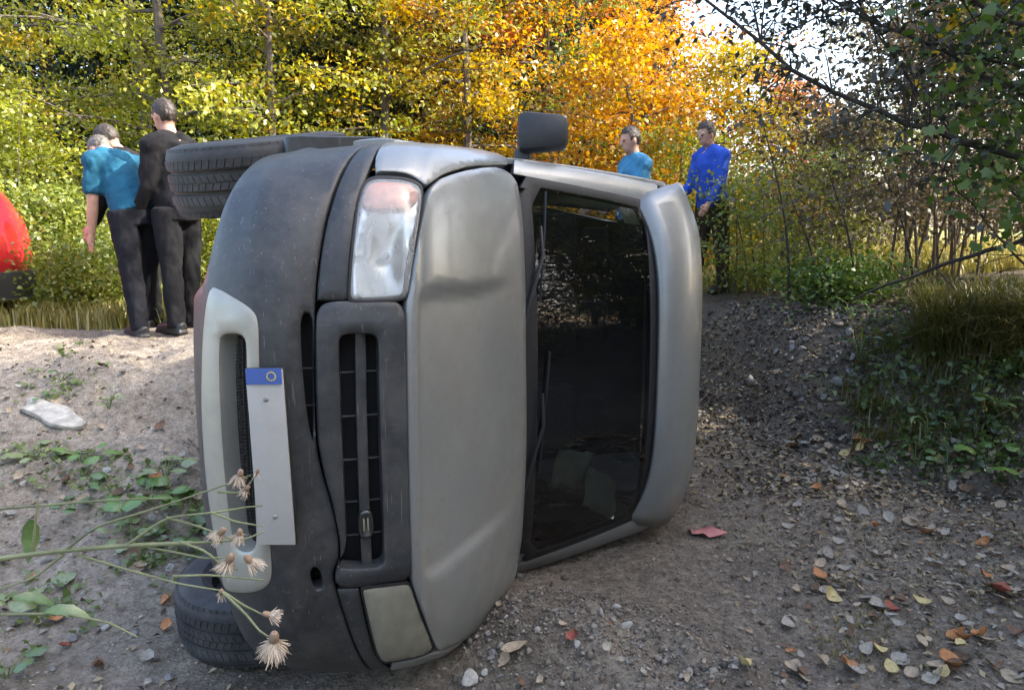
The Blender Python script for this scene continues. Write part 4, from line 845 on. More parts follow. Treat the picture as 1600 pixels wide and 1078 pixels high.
def person(label, loc, facing, group, top, legs, hair, lean=0, head_turn=0, head_down=0, arms=((.10, .05), (.10, .05)), stride=.08, sleeve=.45, h=1.75, hem=.0, legm=None, twist=0, knees=(0, 0), sleeve_m=None):
    """arms: (forward swing, elbow bend) in radians for right and left; lean: bend at the hips"""
    t = thing('person', label, 'person', loc, group, (0, 0, facing)); k = h/1.75
    V3 = lambda x, y, z: Vector((x, y, z))*k            # faces +y, right is +x
    hip = V3(0, 0, .93)
    LB = Matrix.Rotation(-lean, 3, 'X') @ Matrix.Rotation(twist, 3, 'Z')
    up = lambda x, y, z: hip+LB @ V3(x, y, z)
    chest = up(0, .0, .40); neck = up(0, -.01, .56)
    HM = LB @ Matrix.Rotation(-head_down, 3, 'X') @ Matrix.Rotation(head_turn, 3, 'Z'); hc = neck+HM @ V3(0, .02, .155)
    b = MB(); sh = {}; c_top = MB(); c_leg = MB(); shoe = []
    b.tube([hip+V3(0, 0, -.06), hip+LB @ V3(0, 0, .08), up(0, .0, .25), chest, up(0, -.01, .50), neck], [.13*k, .135*k, .125*k, .14*k, .11*k, .055*k], 14, flat=1.0)
    b.tube([neck, neck+HM @ V3(0, .01, .07), hc], [.055*k, .052*k, .05*k], 10)
    b.ball(hc, (.074*k, .092*k, .112*k), 16, 12, HM); b.ball(hc+HM @ V3(0, .030, -.055), (.055*k, .062*k, .062*k), 12, 9, HM)
    b.ball(hc+HM @ V3(0, .098, -.012), (.013*k, .020*k, .026*k), 8, 6, HM); b.ball(hc+HM @ V3(0, .088, -.058), (.024*k, .010*k, .009*k), 8, 5, HM)
    for s in (1, -1):
        b.ball(hc+HM @ V3(s*.077, -.005, -.01), (.010*k, .020*k, .033*k), 8, 6, HM); b.ball(hc+HM @ V3(s*.032, .080, .022), (.026*k, .014*k, .008*k), 8, 5, HM)
    for s, (sw, eb) in ((1, arms[0]), (-1, arms[1])):
        S0 = up(s*.172, -.01, .470); down = Vector((0, 0, -1))
        ad = (Matrix.Rotation(sw, 3, 'X') @ Matrix.Rotation(-s*.10, 3, 'Y') @ down); el = S0+ad*.30*k
        fd = (Matrix.Rotation(sw+eb, 3, 'X') @ Matrix.Rotation(-s*.03, 3, 'Y') @ down); wr = el+fd*.255*k
        b.tube([up(s*.06, -.01, .50), S0], [.07*k, .062*k], 10); b.tube([S0, S0.lerp(el, .5), el, el.lerp(wr, .35), wr], [.056*k, .050*k, .040*k, .042*k, .028*k], 10)
        pd = fd; side = Vector((0, 1, 0)).cross(pd).normalized()*0+Vector((s, 0, 0)); fw = pd.cross(side).normalized(); fw = fw if fw.y > 0 else -fw
        pc_ = wr+pd*.05*k; b.tube([wr, wr+pd*.03*k, wr+pd*.085*k], [.026*k, .034*k, .032*k], 8, flat=.8)
        for f_, (o_, ln) in enumerate(((.030, .075), (.010, .085), (-.010, .080), (-.030, .062))):
            r0 = wr+pd*.075*k+fw*o_*k; curl = -side*.35
            b.tube([r0, r0+pd*ln*.5*k, r0+(pd*.95+curl*.5)*ln*k], [.0105*k, .0098*k, .0085*k], 6)
        b.tube([wr+pd*.03*k+fw*.025*k, wr+pd*.06*k+fw*.052*k, wr+pd*.095*k+fw*.055*k], [.013*k, .012*k, .010*k], 6)
        # sleeve
        se = S0.lerp(el, min(1, sleeve*2)) if sleeve <= .5 else el.lerp(wr, (sleeve-.5)*2)
        c_top.ball(S0, .086*k, 12, 8); c_top.tube([up(0, -.01, .535), up(s*.08, -.012, .512), S0], [.078*k, .082*k, .078*k], 12)
        pts = [up(s*.07, -.01, .47), S0]+([S0.lerp(el, .5)] if sleeve > .25 else [])+([el] if sleeve > .5 else [])+[se]
        (c_top if True else None).tube(pts, [.085*k, .076*k]+[.066*k]*(len(pts)-2) if sleeve <= .5 else [.088*k, .080*k, .070*k, .060*k, .048*k][:len(pts)], 12)
    for i, s in enumerate((1, -1)):
        st_ = stride*s; kn = knees[i]
        H0 = hip+V3(s*.095, 0, -.03); K_ = V3(s*.105, st_*.55+kn, .50); A_ = V3(s*.11, st_, .085)
        b.tube([H0, H0.lerp(K_, .5), K_, K_.lerp(A_, .35), A_], [.088*k, .076*k, .056*k, .056*k, .038*k], 12)
        b.tube([A_, V3(s*.115, st_+.06, .045), V3(s*.12, st_+.16, .035)], [.04*k, .04*k, .03*k], 8)
        c_leg.tube([H0+V3(0, 0, .05), H0.lerp(K_, .45), K_, K_.lerp(A_, .5), A_+V3(0, 0, -.035)], [.108*k, .098*k, .080*k, .072*k, .066*k], 14)
        shoe.append((s, st_))
    c_leg.tube([hip+LB @ V3(0, 0, .09), hip, hip+V3(0, 0, -.08)], [.146*k, .150*k, .15*k], 16)
    c_top.tube([hip+LB @ V3(0, 0, -.03-hem), hip+LB @ V3(0, 0, .08), up(0, .005, .25), up(0, .0, .40), up(0, -.01, .50), up(0, -.01, .535)], [.158*k, .160*k, .150*k, .162*k, .125*k, .075*k], 18)
    body = remesh('body', b, .0095, M['skin'], t)
    remesh('shirt' if sleeve < .5 else 'jacket', c_top, .014, M[top], t, 3, .022)
    remesh('trousers', c_leg, .014, M[legs], t, 3, .020)
    for s, st_ in shoe:
        sm_ = MB(); sm_.tube([V3(s*.108, st_-.075, .05), V3(s*.11, st_-.02, .06), V3(s*.115, st_+.07, .05), V3(s*.12, st_+.17, .038), V3(s*.12, st_+.205, .032)], [.038*k, .05*k, .046*k, .038*k, .018*k], 10, flat=1.0)
        sm_.box(V3(s*.115, st_+.06, .012), (.088*k, .28*k, .024*k)); remesh('shoe', sm_, .011, M['shoe'], t)
    hb = MB(); hb.ball(hc+HM @ V3(0, -.010, .018), (.086*k, .104*k, .112*k), 14, 10, HM); hm = remesh('hair', hb, .010, M[hair], t, 1, .016, 40)
    # trim the hair away from the face
    bm = bmesh.new(); bm.from_mesh(hm.data); HI = HM.inverted()
    dl = [v for v in bm.verts if (lambda q: q.y > .040*k and q.z < .070*k or q.z < -.065*k or q.z < -.005*k and q.y > -.030*k)(HI @ (v.co-hc))]; bmesh.ops.delete(bm, geom=dl, context='VERTS'); bm.to_mesh(hm.data); bm.free()
    for s in (1, -1): MB().ball(hc+HM @ V3(s*.031, .086, .006), (.011*k, .007*k, .007*k), 8, 5, HM).build('eye', M['eye'], t)
    return t
GP = 'people standing around the overturned van'
def stand(px, Y): p = at(px, 500, Y); return Vector((p.x, p.y, gz(p.x, p.y)-.01))
person("person in a teal T-shirt and dark trousers bending forward with arms hanging", stand(224, 5.95), R(52), GP, 'teal', 'navy', 'hair_grey', lean=.62, head_down=.55, arms=((.30, .25), (-.05, .25)), stride=.17, sleeve=.42, h=1.78, twist=.1)
person("person in a dark jacket and charcoal trousers behind the one in teal", stand(240, 6.35), R(75), GP, 'black', 'charcoal', 'hair_dark', lean=.40, head_down=.3, arms=((.2, .3), (.2, .3)), stride=.12, sleeve=.98, h=1.75)
person("tall person all in black standing beside the raised front wheel", stand(288, 6.0), R(62), GP, 'black', 'black', 'hair_dark', lean=.04, head_down=.2, arms=((.15, .25), (.12, .45)), stride=.05, sleeve=.95, h=1.80, hem=.05)
def stand_back(px, Y): p = at(px, 480, Y); return Vector((p.x, p.y, gz(p.x, p.y)-.01))
person("person in a royal blue jacket and brown trousers behind the van roof", stand_back(1106, 8.0), R(120), GP, 'royal', 'brown', 'hair_dark', lean=.12, head_down=.2, arms=((.25, .7), (.2, .5)), stride=.1, sleeve=.96, h=1.75)
person("person in a light blue top seen over the raised side of the van", stand_back(985, 7.6), R(110), GP, 'sky', 'navy', 'hair_dark', lean=.0, head_down=.25, arms=((.3, .9), (.3, .9)), stride=.06, sleeve=.42, h=1.84)

# ------------------------------------------------------------------ red car standing at the left edge, mostly out of the frame
cz = gz(-4.8, 6.2)
car = thing('parked_car', 'red car with grey lower bumper cut off by the left edge of the photo', 'car', (-4.36, 6.2, cz))
# profile (x back from its rear end towards the left, z up)
top = [(-.36, .30), (-.05, .34), (.02, .44), (.055, .58), (.05, .72), (.02, .86), (-.03, 1.0), (-.09, 1.12), (-.16, 1.22), (-.40, 1.44), (-.62, 1.55), (-1.2, 1.58), (-2.0, 1.47), (-2.7, 1.10), (-3.0, .98), (-3.7, .86), (-3.9, .70), (-3.92, .45), (-3.8, .34)]
def car_half(yf): return .84*yf
Vc = []; Fc = []; ys = np.linspace(-1, 1, 15); n_ = len(top)
for yy in ys:
    for (xx, zz) in top:
        cx = xx+.16*abs(yy)**3*(-1 if xx > -1.5 else 1)*(1 if zz > .3 else 0); w = .84-.17*max(0, (zz-1.05)/.55); Vc.append((cx, yy*w, zz-.05*abs(yy)**4*(zz > .9)))
for j in range(14):
    for i in range(n_-1): Fc.append((j*n_+i, j*n_+i+1, (j+1)*n_+i+1, (j+1)*n_+i))
Fc.append(tuple(range(n_-1, -1, -1))); Fc.append(tuple(14*n_+i for i in range(n_)))
cb = MB().add(Vc, Fc).build('body', M['red'], car, sharp=50)
MB().add([(p[0]+.015, p[1]*1.012, p[2]) for p in [(-.40, -.86, .20), (-.04, -.70, .21), (.03, -.35, .22), (.04, 0, .22), (.03, .35, .22), (-.04, .70, .21), (-.40, .86, .20)]]+
         [(p[0]+.015, p[1]*1.012, p[2]) for p in [(-.40, -.87, .43), (-.04, -.74, .455), (.045, -.35, .46), (.055, 0, .46), (.045, .35, .46), (-.04, .74, .455), (-.40, .87, .43)]],
         [(i, i+1, i+8, i+7) for i in range(6)]+[(0, 6, 5, 4, 3, 2, 1)[::-1], (7, 8, 9, 10, 11, 12, 13), (0, 7, 13, 6)]).build('bumper', mat("grey_bumper", (.028, .028, .03), .5, 0, .15), car, bevel=.012)
for s in (1, -1):
    MB().add([(-.52, s*.78, 1.34), (-1.2, s*.765, 1.42), (-1.95, s*.765, 1.38), (-2.5, s*.80, 1.08), (-.42, s*.82, 1.06), (-.52, s*.74, 1.34), (-1.2, s*.72, 1.42), (-1.95, s*.72, 1.38), (-2.5, s*.76, 1.08), (-.42, s*.78, 1.06)],
             [(0, 1, 2, 3, 4), (9, 8, 7, 6, 5)]+[(i, (i+1) % 5, 5+(i+1) % 5, 5+i) for i in range(5)]).build('window', M['glass'], car)
    MB().add([(-.22, s*.70, .96), (-.12, s*.66, .86), (-.28, s*.80, .86), (-.34, s*.80, .98), (-.17, s*.695, .95), (-.095, s*.65, .86), (-.28, s*.855, .86), (-.34, s*.84, .98)], [(0, 1, 2, 3), (4, 7, 6, 5), (0, 4, 5, 1), (1, 5, 6, 2), (2, 6, 7, 3), (3, 7, 4, 0)]).build('tail_light', M['red_lamp'], car, bevel=.006)
    for wx in (-.78, -3.2):
        w = bpy.data.objects.new('wheel', None); COL.objects.link(w); w.parent = car; w.location = (wx, s*.76, .30); w.rotation_euler = (0, 0, R(90))
        MB().lathe([(-.09, .18), (-.10, .25), (-.08, .295), (0, .305), (.08, .295), (.10, .25), (.09, .18)], 40).build('tyre', M['rubber'], w)
        MB().lathe([(-s*-.0+.085*(1 if s > 0 else -1), .185), (.06*(1 if s > 0 else -1), .12), (.085*(1 if s > 0 else -1), .001)], 30).build('rim', M['steel'], w)
MB().add([(-.17, -.58, 1.24), (-.17, .58, 1.24), (-.385, .54, 1.44), (-.385, -.54, 1.44), (-.22, -.58, 1.24), (-.22, .58, 1.24), (-.44, .54, 1.42), (-.44, -.54, 1.42)], [(0, 1, 2, 3), (7, 6, 5, 4), (0, 4, 5, 1), (1, 5, 6, 2), (2, 6, 7, 3), (3, 7, 4, 0)]).build('rear_window', M['glass'], car)

# ------------------------------------------------------------------ things lying on the ground
def hit(px, py):
    """where the line of sight through a picture point meets the ground"""
    r = ray(px, py); t = np.arange(.8, 14, .01); X = r.x*t; Y = r.y*t; Z = CAM_H+r.z*t; k = np.argmax(Z < ground_h(X, Y)); return Vector((X[k], Y[k], gz(X[k], Y[k])))
def gnorm(x, y, e=.03): return Vector((gz(x-e, y)-gz(x+e, y), gz(x, y-e)-gz(x, y+e), 2*e)).normalized()
def orient_on(x, y, rz, tilt=.25):
    n = (gnorm(x, y, .06)+Vector((rnd.gauss(0, tilt), rnd.gauss(0, tilt), 0))).normalized(); return n.to_track_quat('Z', 'Y') @ Quaternion((0, 0, 1), rz)
# stones
def stone_mesh(seed, sub=2, flat=.65):
    bm = bmesh.new(); bmesh.ops.create_icosphere(bm, subdivisions=sub, radius=.5); r = random.Random(seed)
    cuts = [(Vector((r.gauss(0, 1), r.gauss(0, 1), r.gauss(0, 1))).normalized(), r.uniform(.26, .42)) for _ in range(9)]
    for v in bm.verts:
        for n_, d in cuts:
            q = v.co.dot(n_)-d
            if q > 0: v.co -= n_*q*.9
        v.co.x *= 1.15; v.co.z *= flat
    me = bpy.data.meshes.new("stone"); bm.to_mesh(me); bm.free(); me.polygons.foreach_set("use_smooth", np.ones(len(me.polygons), dtype=bool)); me.set_sharp_from_angle(angle=R(25)); return me
SM = [mat("stone_grey", (.19, .185, .175), .9, 0, .25, 5, bump=.4, bscale=30), mat("stone_pale", (.36, .345, .31), .9, 0, .2, 5, bump=.4, bscale=30), mat("stone_brown", (.16, .135, .11), .9, 0, .3, 5, bump=.4, bscale=30)]
stones = []
for i in range(9): m_ = stone_mesh(i); m_.materials.append(SM[(0, 0, 1, 2, 0, 1, 0, 2, 0)[i]]); stones.append(m_)
def put_stone(p, s, label, group, k=None, sink=.2):
    o = link("stone", stones[k if k is not None else rnd.randrange(9)]); o.location = (p[0], p[1], gz(p[0], p[1])+s*(.33-sink)); o.rotation_mode = 'QUATERNION'; o.rotation_quaternion = orient_on(p[0], p[1], rnd.uniform(0, 6.3), .2)
    o.scale = (s*rnd.uniform(.85, 1.2), s*rnd.uniform(.75, 1.1), s*rnd.uniform(.7, 1)); return tag(o, label, 'stone', group)
put_stone(hit(733, 1064), .075, "pale grey stone beside the lower headlight of the van", 'loose stones on the track', 2)
put_stone(hit(757, 1052), .032, "small pale stone touching the larger stone by the van", 'loose stones on the track', 5)
put_stone(hit(770, 1022), .035, "small grey stone under the edge of the bonnet", 'loose stones on the track', 0)
put_stone(hit(980, 980), .045, "flat whitish stone on the heap of clods", 'loose stones on the track', 2)
for i in range(70):
    p = hit(rnd.uniform(690, 1600), rnd.uniform(850, 1078)); put_stone(p, rnd.uniform(.010, .026), "small stone lying on the grey track at the right", 'small stones scattered on the track')
for i in range(60):
    p = hit(rnd.uniform(0, 300), rnd.uniform(545, 1070)); put_stone(p, rnd.uniform(.014, .05), "small stone lying on the pale slope at the left", 'small stones scattered on the left slope')
for i in range(50):
    p = hit(rnd.uniform(1205, 1345), rnd.uniform(478, 640)); put_stone(p, rnd.uniform(.03, .08), "rough stone in the dark stony bank right of the van", 'rough stones in the stony bank', rnd.choice((0, 3, 4, 6, 7)), .05)
for i in range(16):
    p = hit(rnd.uniform(760, 1010), rnd.uniform(930, 1060)); put_stone(p, rnd.uniform(.012, .03), "stone in the heap of clods beside the van bonnet", 'stones in the heap of clods', sink=.1)
# the pale chalky slab on the left slope
p = hit(82, 652); V = []; n = 22
for z_, s_ in ((-.012, 1.), (.010, 1.0), (.016, .93)):
    for k in range(n):
        a = 2*math.pi*k/n; V.append((.215*s_*math.cos(a)*(1+.10*math.sin(3*a+1)+.06*math.sin(7*a)), .085*s_*math.sin(a)*(1+.18*math.cos(2*a)+.12*math.sin(5*a+1)), z_+.006*math.sin(5*a)))
sl = MB().add(V, [(j*n+k, j*n+(k+1) % n, (j+1)*n+(k+1) % n, (j+1)*n+k) for j in range(2) for k in range(n)]+[tuple(range(n-1, -1, -1)), tuple(2*n+k for k in range(n))])
o = sl.build("slab", mat("chalky_white", (.38, .36, .31), .9, 0, .35, 18, bump=.5, bscale=60, dirt=(.25, .22, .18), dscale=12, damt=.6)); o.location = p+Vector((0, 0, .02)); o.rotation_mode = 'QUATERNION'
o.rotation_quaternion = gnorm(p.x, p.y, .1).to_track_quat('Z', 'Y') @ Quaternion((0, 0, 1), R(-38)); tag(o, "large flat whitish piece of stone lying on the left slope", 'stone')
# gravel: crumbs of grit far too many to count
def crumbs(name, P, size, m, seed, flat=.7):
    r = np.random.default_rng(seed); N = len(P); base = np.array([[1, 0, 0], [-1, 0, 0], [0, 1, 0], [0, -1, 0], [0, 0, 1], [0, 0, -.6]], float)
    T = np.array([[0, 2, 4], [2, 1, 4], [1, 3, 4], [3, 0, 4], [2, 0, 5], [1, 2, 5], [3, 1, 5], [0, 3, 5]])
    v = base[None]*r.uniform(.55, 1.3, (N, 6, 1))*size[:, None, None]*np.array([1, 1, flat]); a = r.uniform(0, 6.28, N); c, s = np.cos(a), np.sin(a)
    x = v[..., 0]*c[:, None]-v[..., 1]*s[:, None]; y = v[..., 0]*s[:, None]+v[..., 1]*c[:, None]; v = np.stack([x, y, v[..., 2]], -1)+r.normal(0, .12, (N, 6, 3))*size[:, None, None]
    v += P[:, None, :]; o = link(name, mesh(name, v.reshape(-1, 3), (T[None]+6*np.arange(N)[:, None, None]).reshape(-1, 3), False), m); return tag(o, kind='stuff')
def scatter(n, x0, x1, y0, y1, seed, keep=None):
    r = np.random.default_rng(seed); x = r.uniform(x0, x1, n); y = r.uniform(y0, y1, n)
    if keep is not None: k = keep(x, y, r); x, y = x[k], y[k]
    return np.stack([x, y, ground_h(x, y)], 1)
def island_mat(name, cols, rough=.9):
    m = bpy.data.materials.new(name); m.use_nodes = True; t = m.node_tree; b = t.nodes["Principled BSDF"]; g = t.nodes.new("ShaderNodeNewGeometry"); rp = t.nodes.new("ShaderNodeValToRGB"); e = rp.color_ramp.elements
    while len(e) < len(cols): e.new(.5)
    for i, c in enumerate(cols): e[i].position = i/(len(cols)-1); e[i].color = (*c, 1)
    t.links.new(g.outputs['Random Per Island'], rp.inputs[0]); t.links.new(rp.outputs[0], b.inputs['Base Color']); b.inputs['Roughness'].default_value = rough; b.inputs['Specular IOR Level'].default_value = .2; return m
gm = island_mat("grit", [(.07, .06, .05), (.13, .115, .098), (.20, .18, .152), (.30, .275, .235), (.12, .095, .072)])
gm2 = island_mat("tan_grit", [(.12, .10, .08), (.2, .175, .14), (.30, .27, .22), (.42, .39, .33), (.16, .13, .10)])
P = np.vstack([scatter(26000, -.4, 2.6, 1.6, 4.2, 1), scatter(5000, .2, 3.0, 4.0, 6.5, 2)]); r_ = np.random.default_rng(3)
crumbs("gravel", P, r_.gamma(1.6, .0016, len(P))+.0014, gm, 4)
P = np.vstack([scatter(9000, -3.4, -.7, 1.7, 4.2, 5), scatter(5000, -4.2, -1.2, 4.0, 6.0, 6)]); crumbs("gravel", P, r_.gamma(1.6, .0016, len(P))+.0014, gm2, 7)
P = scatter(2600, 1.5, 3.4, 5.0, 7.4, 8, lambda x, y, r: np.abs(.856*(x-2.02)+.516*(y-5.33)-.6) < .9); crumbs("rubble", P, r_.gamma(1.5, .007, len(P))+.003, island_mat("dark_rubble", [(.02, .018, .016), (.06, .054, .048), (.12, .11, .10), (.20, .19, .17)]), 9)
P = np.vstack([scatter(11000, -.5, 1.2, 1.9, 3.4, 12, lambda x, y, r: r.random(len(x)) < np.exp(-((x-.15)/.36)**2-((y-2.58)/.3)**2)), scatter(6000, 0, 1.4, 1.6, 3.0, 13, lambda x, y, r: r.random(len(x)) < np.exp(-((x-.62)/.3)**2-((y-2.35)/.28)**2))]); P[:, 2] += .004; crumbs("clods", P, r_.gamma(1.5, .0028, len(P))+.0016, gm, 14)

# fallen leaves: curled blades, individuals where they show, a mass of scraps beyond
def leaf_shape(seed, L=1., lobes=False):
    r = random.Random(seed); V = []; F = []; n = 6; curl = r.uniform(.2, .9); fold = r.uniform(.1, .7); tw = r.uniform(-.4, .4)
    for i in range(n+1):
        t = i/n; w = .32*math.sin(math.pi*min(1, t**.8))**.8*(1+(.35*math.sin(t*18) if lobes else 0))+.005
        for j in (-1, 0, 1):
            V.append(((t-.5)*L, j*w*L, (curl*(t-.5)**2*2+abs(j)*fold*w+j*tw*(t-.5)*w+r.uniform(-.02, .02))*L))
    for i in range(n):
        for j in range(2): a = i*3+j; F.append((a, a+1, a+4, a+3))
    # stalk
    b = len(V); V += [(-.5*L, -.008, 0), (-.5*L, .008, 0), (-.72*L, .006, .03*L), (-.72*L, -.006, .03*L)]; F.append((b, b+1, b+2, b+3))
    me = mesh("fallen_leaf", V, F, True); return me
DRY = {'grey': mat("dry_leaf_grey", (.26, .235, .195), .8, 0, .25, 9), 'tan': mat("dry_leaf_tan", (.32, .25, .17), .75, 0, .25, 9), 'yellow': mat("dry_leaf_yellow", (.44, .35, .16), .7, 0, .2, 9), 'orange': mat("dry_leaf_orange", (.36, .155, .055), .7, 0, .25, 9), 'red': mat("dry_leaf_red", (.24, .06, .035), .65, 0, .25, 9), 'brown': mat("dry_leaf_brown", (.13, .075, .045), .8, 0, .3, 9)}
LV = {k: [] for k in DRY}
for k in DRY:
    for s in range(4):
        me = leaf_shape(hash(k) % 1 + s*7+len(k), lobes=(s % 2 == 1)); me.materials.append(DRY[k]); LV[k].append(me)
def put_leaf(p, size, col, label, group, tilt=.35, rz=None, lift=.012):
    o = link("fallen_leaf", rnd.choice(LV[col])); o.rotation_mode = 'QUATERNION'; o.rotation_quaternion = orient_on(p[0], p[1], rnd.uniform(0, 6.3) if rz is None else rz, tilt)
    o.scale = (size, size*rnd.uniform(.8, 1.2), size); o.location = (p[0], p[1], gz(p[0], p[1])+lift+size*.05); return tag(o, label, 'leaf', group)
GL = 'fallen leaves on the track'
for px, py, s, c, lb in ((1485, 1046, .10, 'orange', 'bright orange curled leaf near the bottom right corner'), (1562, 932, .13, 'red', 'large reddish brown leaf at the right edge of the track'), (1566, 944, .10, 'tan', 'pale tan leaf half under the large reddish one'), (1393, 958, .085, 'red', 'small dark red folded leaf alone on the grey track'),
        (1297, 938, .085, 'yellow', 'pale yellow leaf on the track left of the dark red one'), (1160, 1046, .075, 'yellow', 'yellow leaf alone in front of the van roof'), (1505, 1004, .075, 'orange', 'rusty orange leaf left of a pair near the right edge'), (1534, 1000, .08, 'orange', 'rusty orange leaf right of a pair near the right edge'),
        (1372, 1022, .06, 'yellow', 'small yellow leaf near the bottom edge'), (1370, 952, .09, 'grey', 'pale grey narrow leaf beside the dark red one'), (897, 1003, .055, 'red', 'dark red leaf on the heap beside the van'), (805, 1025, .10, 'tan', 'curled tan leaf near the lower headlight'), (790, 1040, .07, 'tan', 'small tan leaf under the curled one by the headlight'),
        (1500, 1030, .11, 'grey', 'large grey leaf near the bottom right corner'), (1408, 1040, .075, 'grey', 'whitish leaf near the bottom edge'), (1318, 1045, .09, 'orange', 'dull orange leaf at the bottom edge'), (1280, 905, .09, 'orange', 'thin rusty leaf at the left of the leaf litter'), (100, 1015, .06, 'red', 'small reddish leaf at the bottom left'), (340, 1028, .09, 'brown', 'dark brown leaf lying in front of the lower tyre'), (1245, 690, .12, 'tan', 'large tan leaf at the foot of the stony bank')):
    put_leaf(hit(px, py), s, c, lb, None)
for i in range(225):
    px, py = rnd.uniform(1225, 1600), 690+380*rnd.random()**1.7
    c = rnd.choices(('grey', 'tan', 'brown', 'yellow', 'orange'), (9, 6, 4, 1.2, 1))[0]
    put_leaf(hit(px, py), rnd.uniform(.035, .08)*(1.15 if py < 850 else 1), c, f"{'greyish' if c == 'grey' else c} dry leaf among the leaf litter right of the van", GL+' '+c)
for i in range(40):
    put_leaf(hit(rnd.uniform(700, 1230), rnd.uniform(900, 1075)), rnd.uniform(.02, .04), rnd.choice(('tan', 'grey', 'grey', 'brown')), "small dry leaf on the bare grey soil in front of the van", 'small dry leaves in front of the van')
for i in range(40):
    put_leaf(hit(rnd.uniform(0, 310), rnd.uniform(560, 1075)), rnd.uniform(.04, .08), rnd.choice(('tan', 'brown', 'tan', 'orange', 'grey')), "small dry leaf on the left slope", 'small dry leaves on the left slope')
dead = island_mat("leaf_scraps", [(.04, .032, .024), (.10, .085, .066), (.19, .168, .138), (.30, .27, .22), (.22, .18, .11), (.34, .27, .16), (.12, .065, .035)])
def scraps(name, P, size, seed, m, up=1.6):
    r = np.random.default_rng(seed); V, F = leaves(P+np.array([0, 0, .010]), .004, 1, size, up=up, r=r, droop=0); o = link(name, mesh(name, V, F, False), m); return tag(o, kind='stuff')
def rightness(x, y, r): return r.random(len(x)) < np.clip(sstep(.8, 1.7, x)*(.35+.6*sstep(2.4, 3.6, y))+.03, 0, 1)
scraps("leaf_litter", scatter(6500, .3, 3.6, 1.9, 4.6, 31, rightness), .032, 32, dead)
scraps("leaf_litter", scatter(8000, .8, 4.2, 4.2, 7.2, 33, rightness), .042, 34, dead)
scraps("leaf_litter", scatter(900, -4.0, -.9, 1.9, 5.6, 35), .035, 36, dead)
# ------------------------------------------------------------------ grass
def blades(name, P, h, m, seed, wid=.006, lean=.5, per=1):
    r = np.random.default_rng(seed); N = len(P)*per; c = np.repeat(P, per, 0)+np.concatenate([r.normal(0, .035, (N, 2)), np.zeros((N, 1))], 1)
    H = (h*r.uniform(.5, 1.3, N))[:, None]; a = r.uniform(0, 6.28, N); d = np.stack([np.cos(a), np.sin(a), 0*a], 1); w = np.stack([-np.sin(a), np.cos(a), 0*a], 1)*wid*r.uniform(.6, 1.4, N)[:, None]; L = (lean*r.uniform(.3, 1.4, N))[:, None]
    p0 = c-[0, 0, .01]; p1 = c+d*H*L*.35+np.array([0, 0, 1])*H*.6; p2 = c+d*H*L+np.array([0, 0, 1])*H*(1-.45*np.minimum(L, 1))
    V = np.stack([p0-w, p0+w, p1+w*.8, p1-w*.8, p2+w*.1, p2-w*.1], 1).reshape(-1, 3); b = 6*np.arange(N)[:, None]
    F = np.stack([b+np.array([0, 1, 2, 3]), b+np.array([3, 2, 4, 5])], 1).reshape(-1, 4); return tag(link(name, mesh(name, V, F, False), m), kind='stuff')
LM['grass'] = leaf_mat("grass_yellow", [(.12, .13, .03), (.22, .21, .05), (.36, .31, .10), (.46, .40, .18)], .4, clump=1.5)
LM['grass_d'] = leaf_mat("grass_olive", [(.035, .045, .012), (.075, .085, .02), (.14, .13, .035), (.22, .19, .07)], .35, clump=1.5)
blades("meadow_grass", scatter(5200, -6, -1.4, 6.1, 9, 41), .20, LM['grass'], 42, .007, per=4)
blades("meadow_grass", scatter(5000, 2.2, 6.5, 7.9, 15, 43), .22, LM['grass'], 44, .008, per=4)
blades("meadow_grass", scatter(4000, -8, 8, 9, 18, 45), .28, LM['grass'], 46, .012, per=4)
gpos = np.array([tuple(hit(rnd.uniform(1440, 1640), rnd.uniform(470, 570))) for _ in range(170)])
blades("bank_grass", gpos, .32, LM['grass_d'], 47, .005, .9, per=26)
gpos = np.array([tuple(hit(rnd.uniform(1320, 1600), rnd.uniform(520, 700))) for _ in range(150)])
blades("bank_grass", gpos, .16, LM['grass_d'], 48, .004, .9, per=9)
gpos = np.array([tuple(hit(rnd.uniform(1260, 1600), rnd.uniform(800, 1050))) for _ in range(60)])
blades("track_grass", gpos, .035, LM['grass_d'], 49, .002, .9, per=10)
gpos = np.array([tuple(hit(rnd.uniform(1340, 1640), rnd.uniform(500, 750))) for _ in range(230)])
LM['cover'] = leaf_mat("cover_leaf", [(.03, .055, .018), (.06, .10, .028), (.10, .15, .035), (.16, .20, .06)], .35, clump=3)
V, F = leaves(gpos+np.array([0, 0, .05]), .07, 9, .05, up=.9, flat=.5, aspect=.7); tag(link("ground_cover", mesh("ground_cover", V, F, False), LM['cover']), kind='stuff')
gpos = np.array([tuple(hit(rnd.gauss(cx_, 45), rnd.gauss(cy_, 25))) for cx_, cy_ in ((230, 800), (130, 730), (60, 950), (270, 860), (100, 600), (40, 720)) for _ in range(16)])
LM['cover_p'] = leaf_mat("pale_cover_leaf", [(.09, .13, .04), (.15, .20, .06), (.22, .27, .10)], .35, clump=3)
V, F = leaves(gpos+np.array([0, 0, .02]), .035, 8, .035, up=1.2, flat=.4, aspect=.8); tag(link("ground_cover", mesh("ground_cover", V, F, False), LM['cover_p']), kind='stuff')
# dead twigs on the right bank
for i in range(26):
    p = hit(rnd.uniform(1250, 1600), rnd.uniform(520, 800)); L = rnd.uniform(.15, .5); a = rnd.uniform(0, 6.3); tw = MB().tube([(0, 0, 0), (L*.5, .02, .02), (L, -.01, .0)], [.005, .004, .002], 5).build("twig", M['bark_brown'])
    tw.location = p+Vector((0, 0, .02)); tw.rotation_euler = (0, rnd.uniform(-.3, .3), a); tag(tw, "thin dead twig lying on the dark right bank", 'twig', 'dead twigs on the right bank')
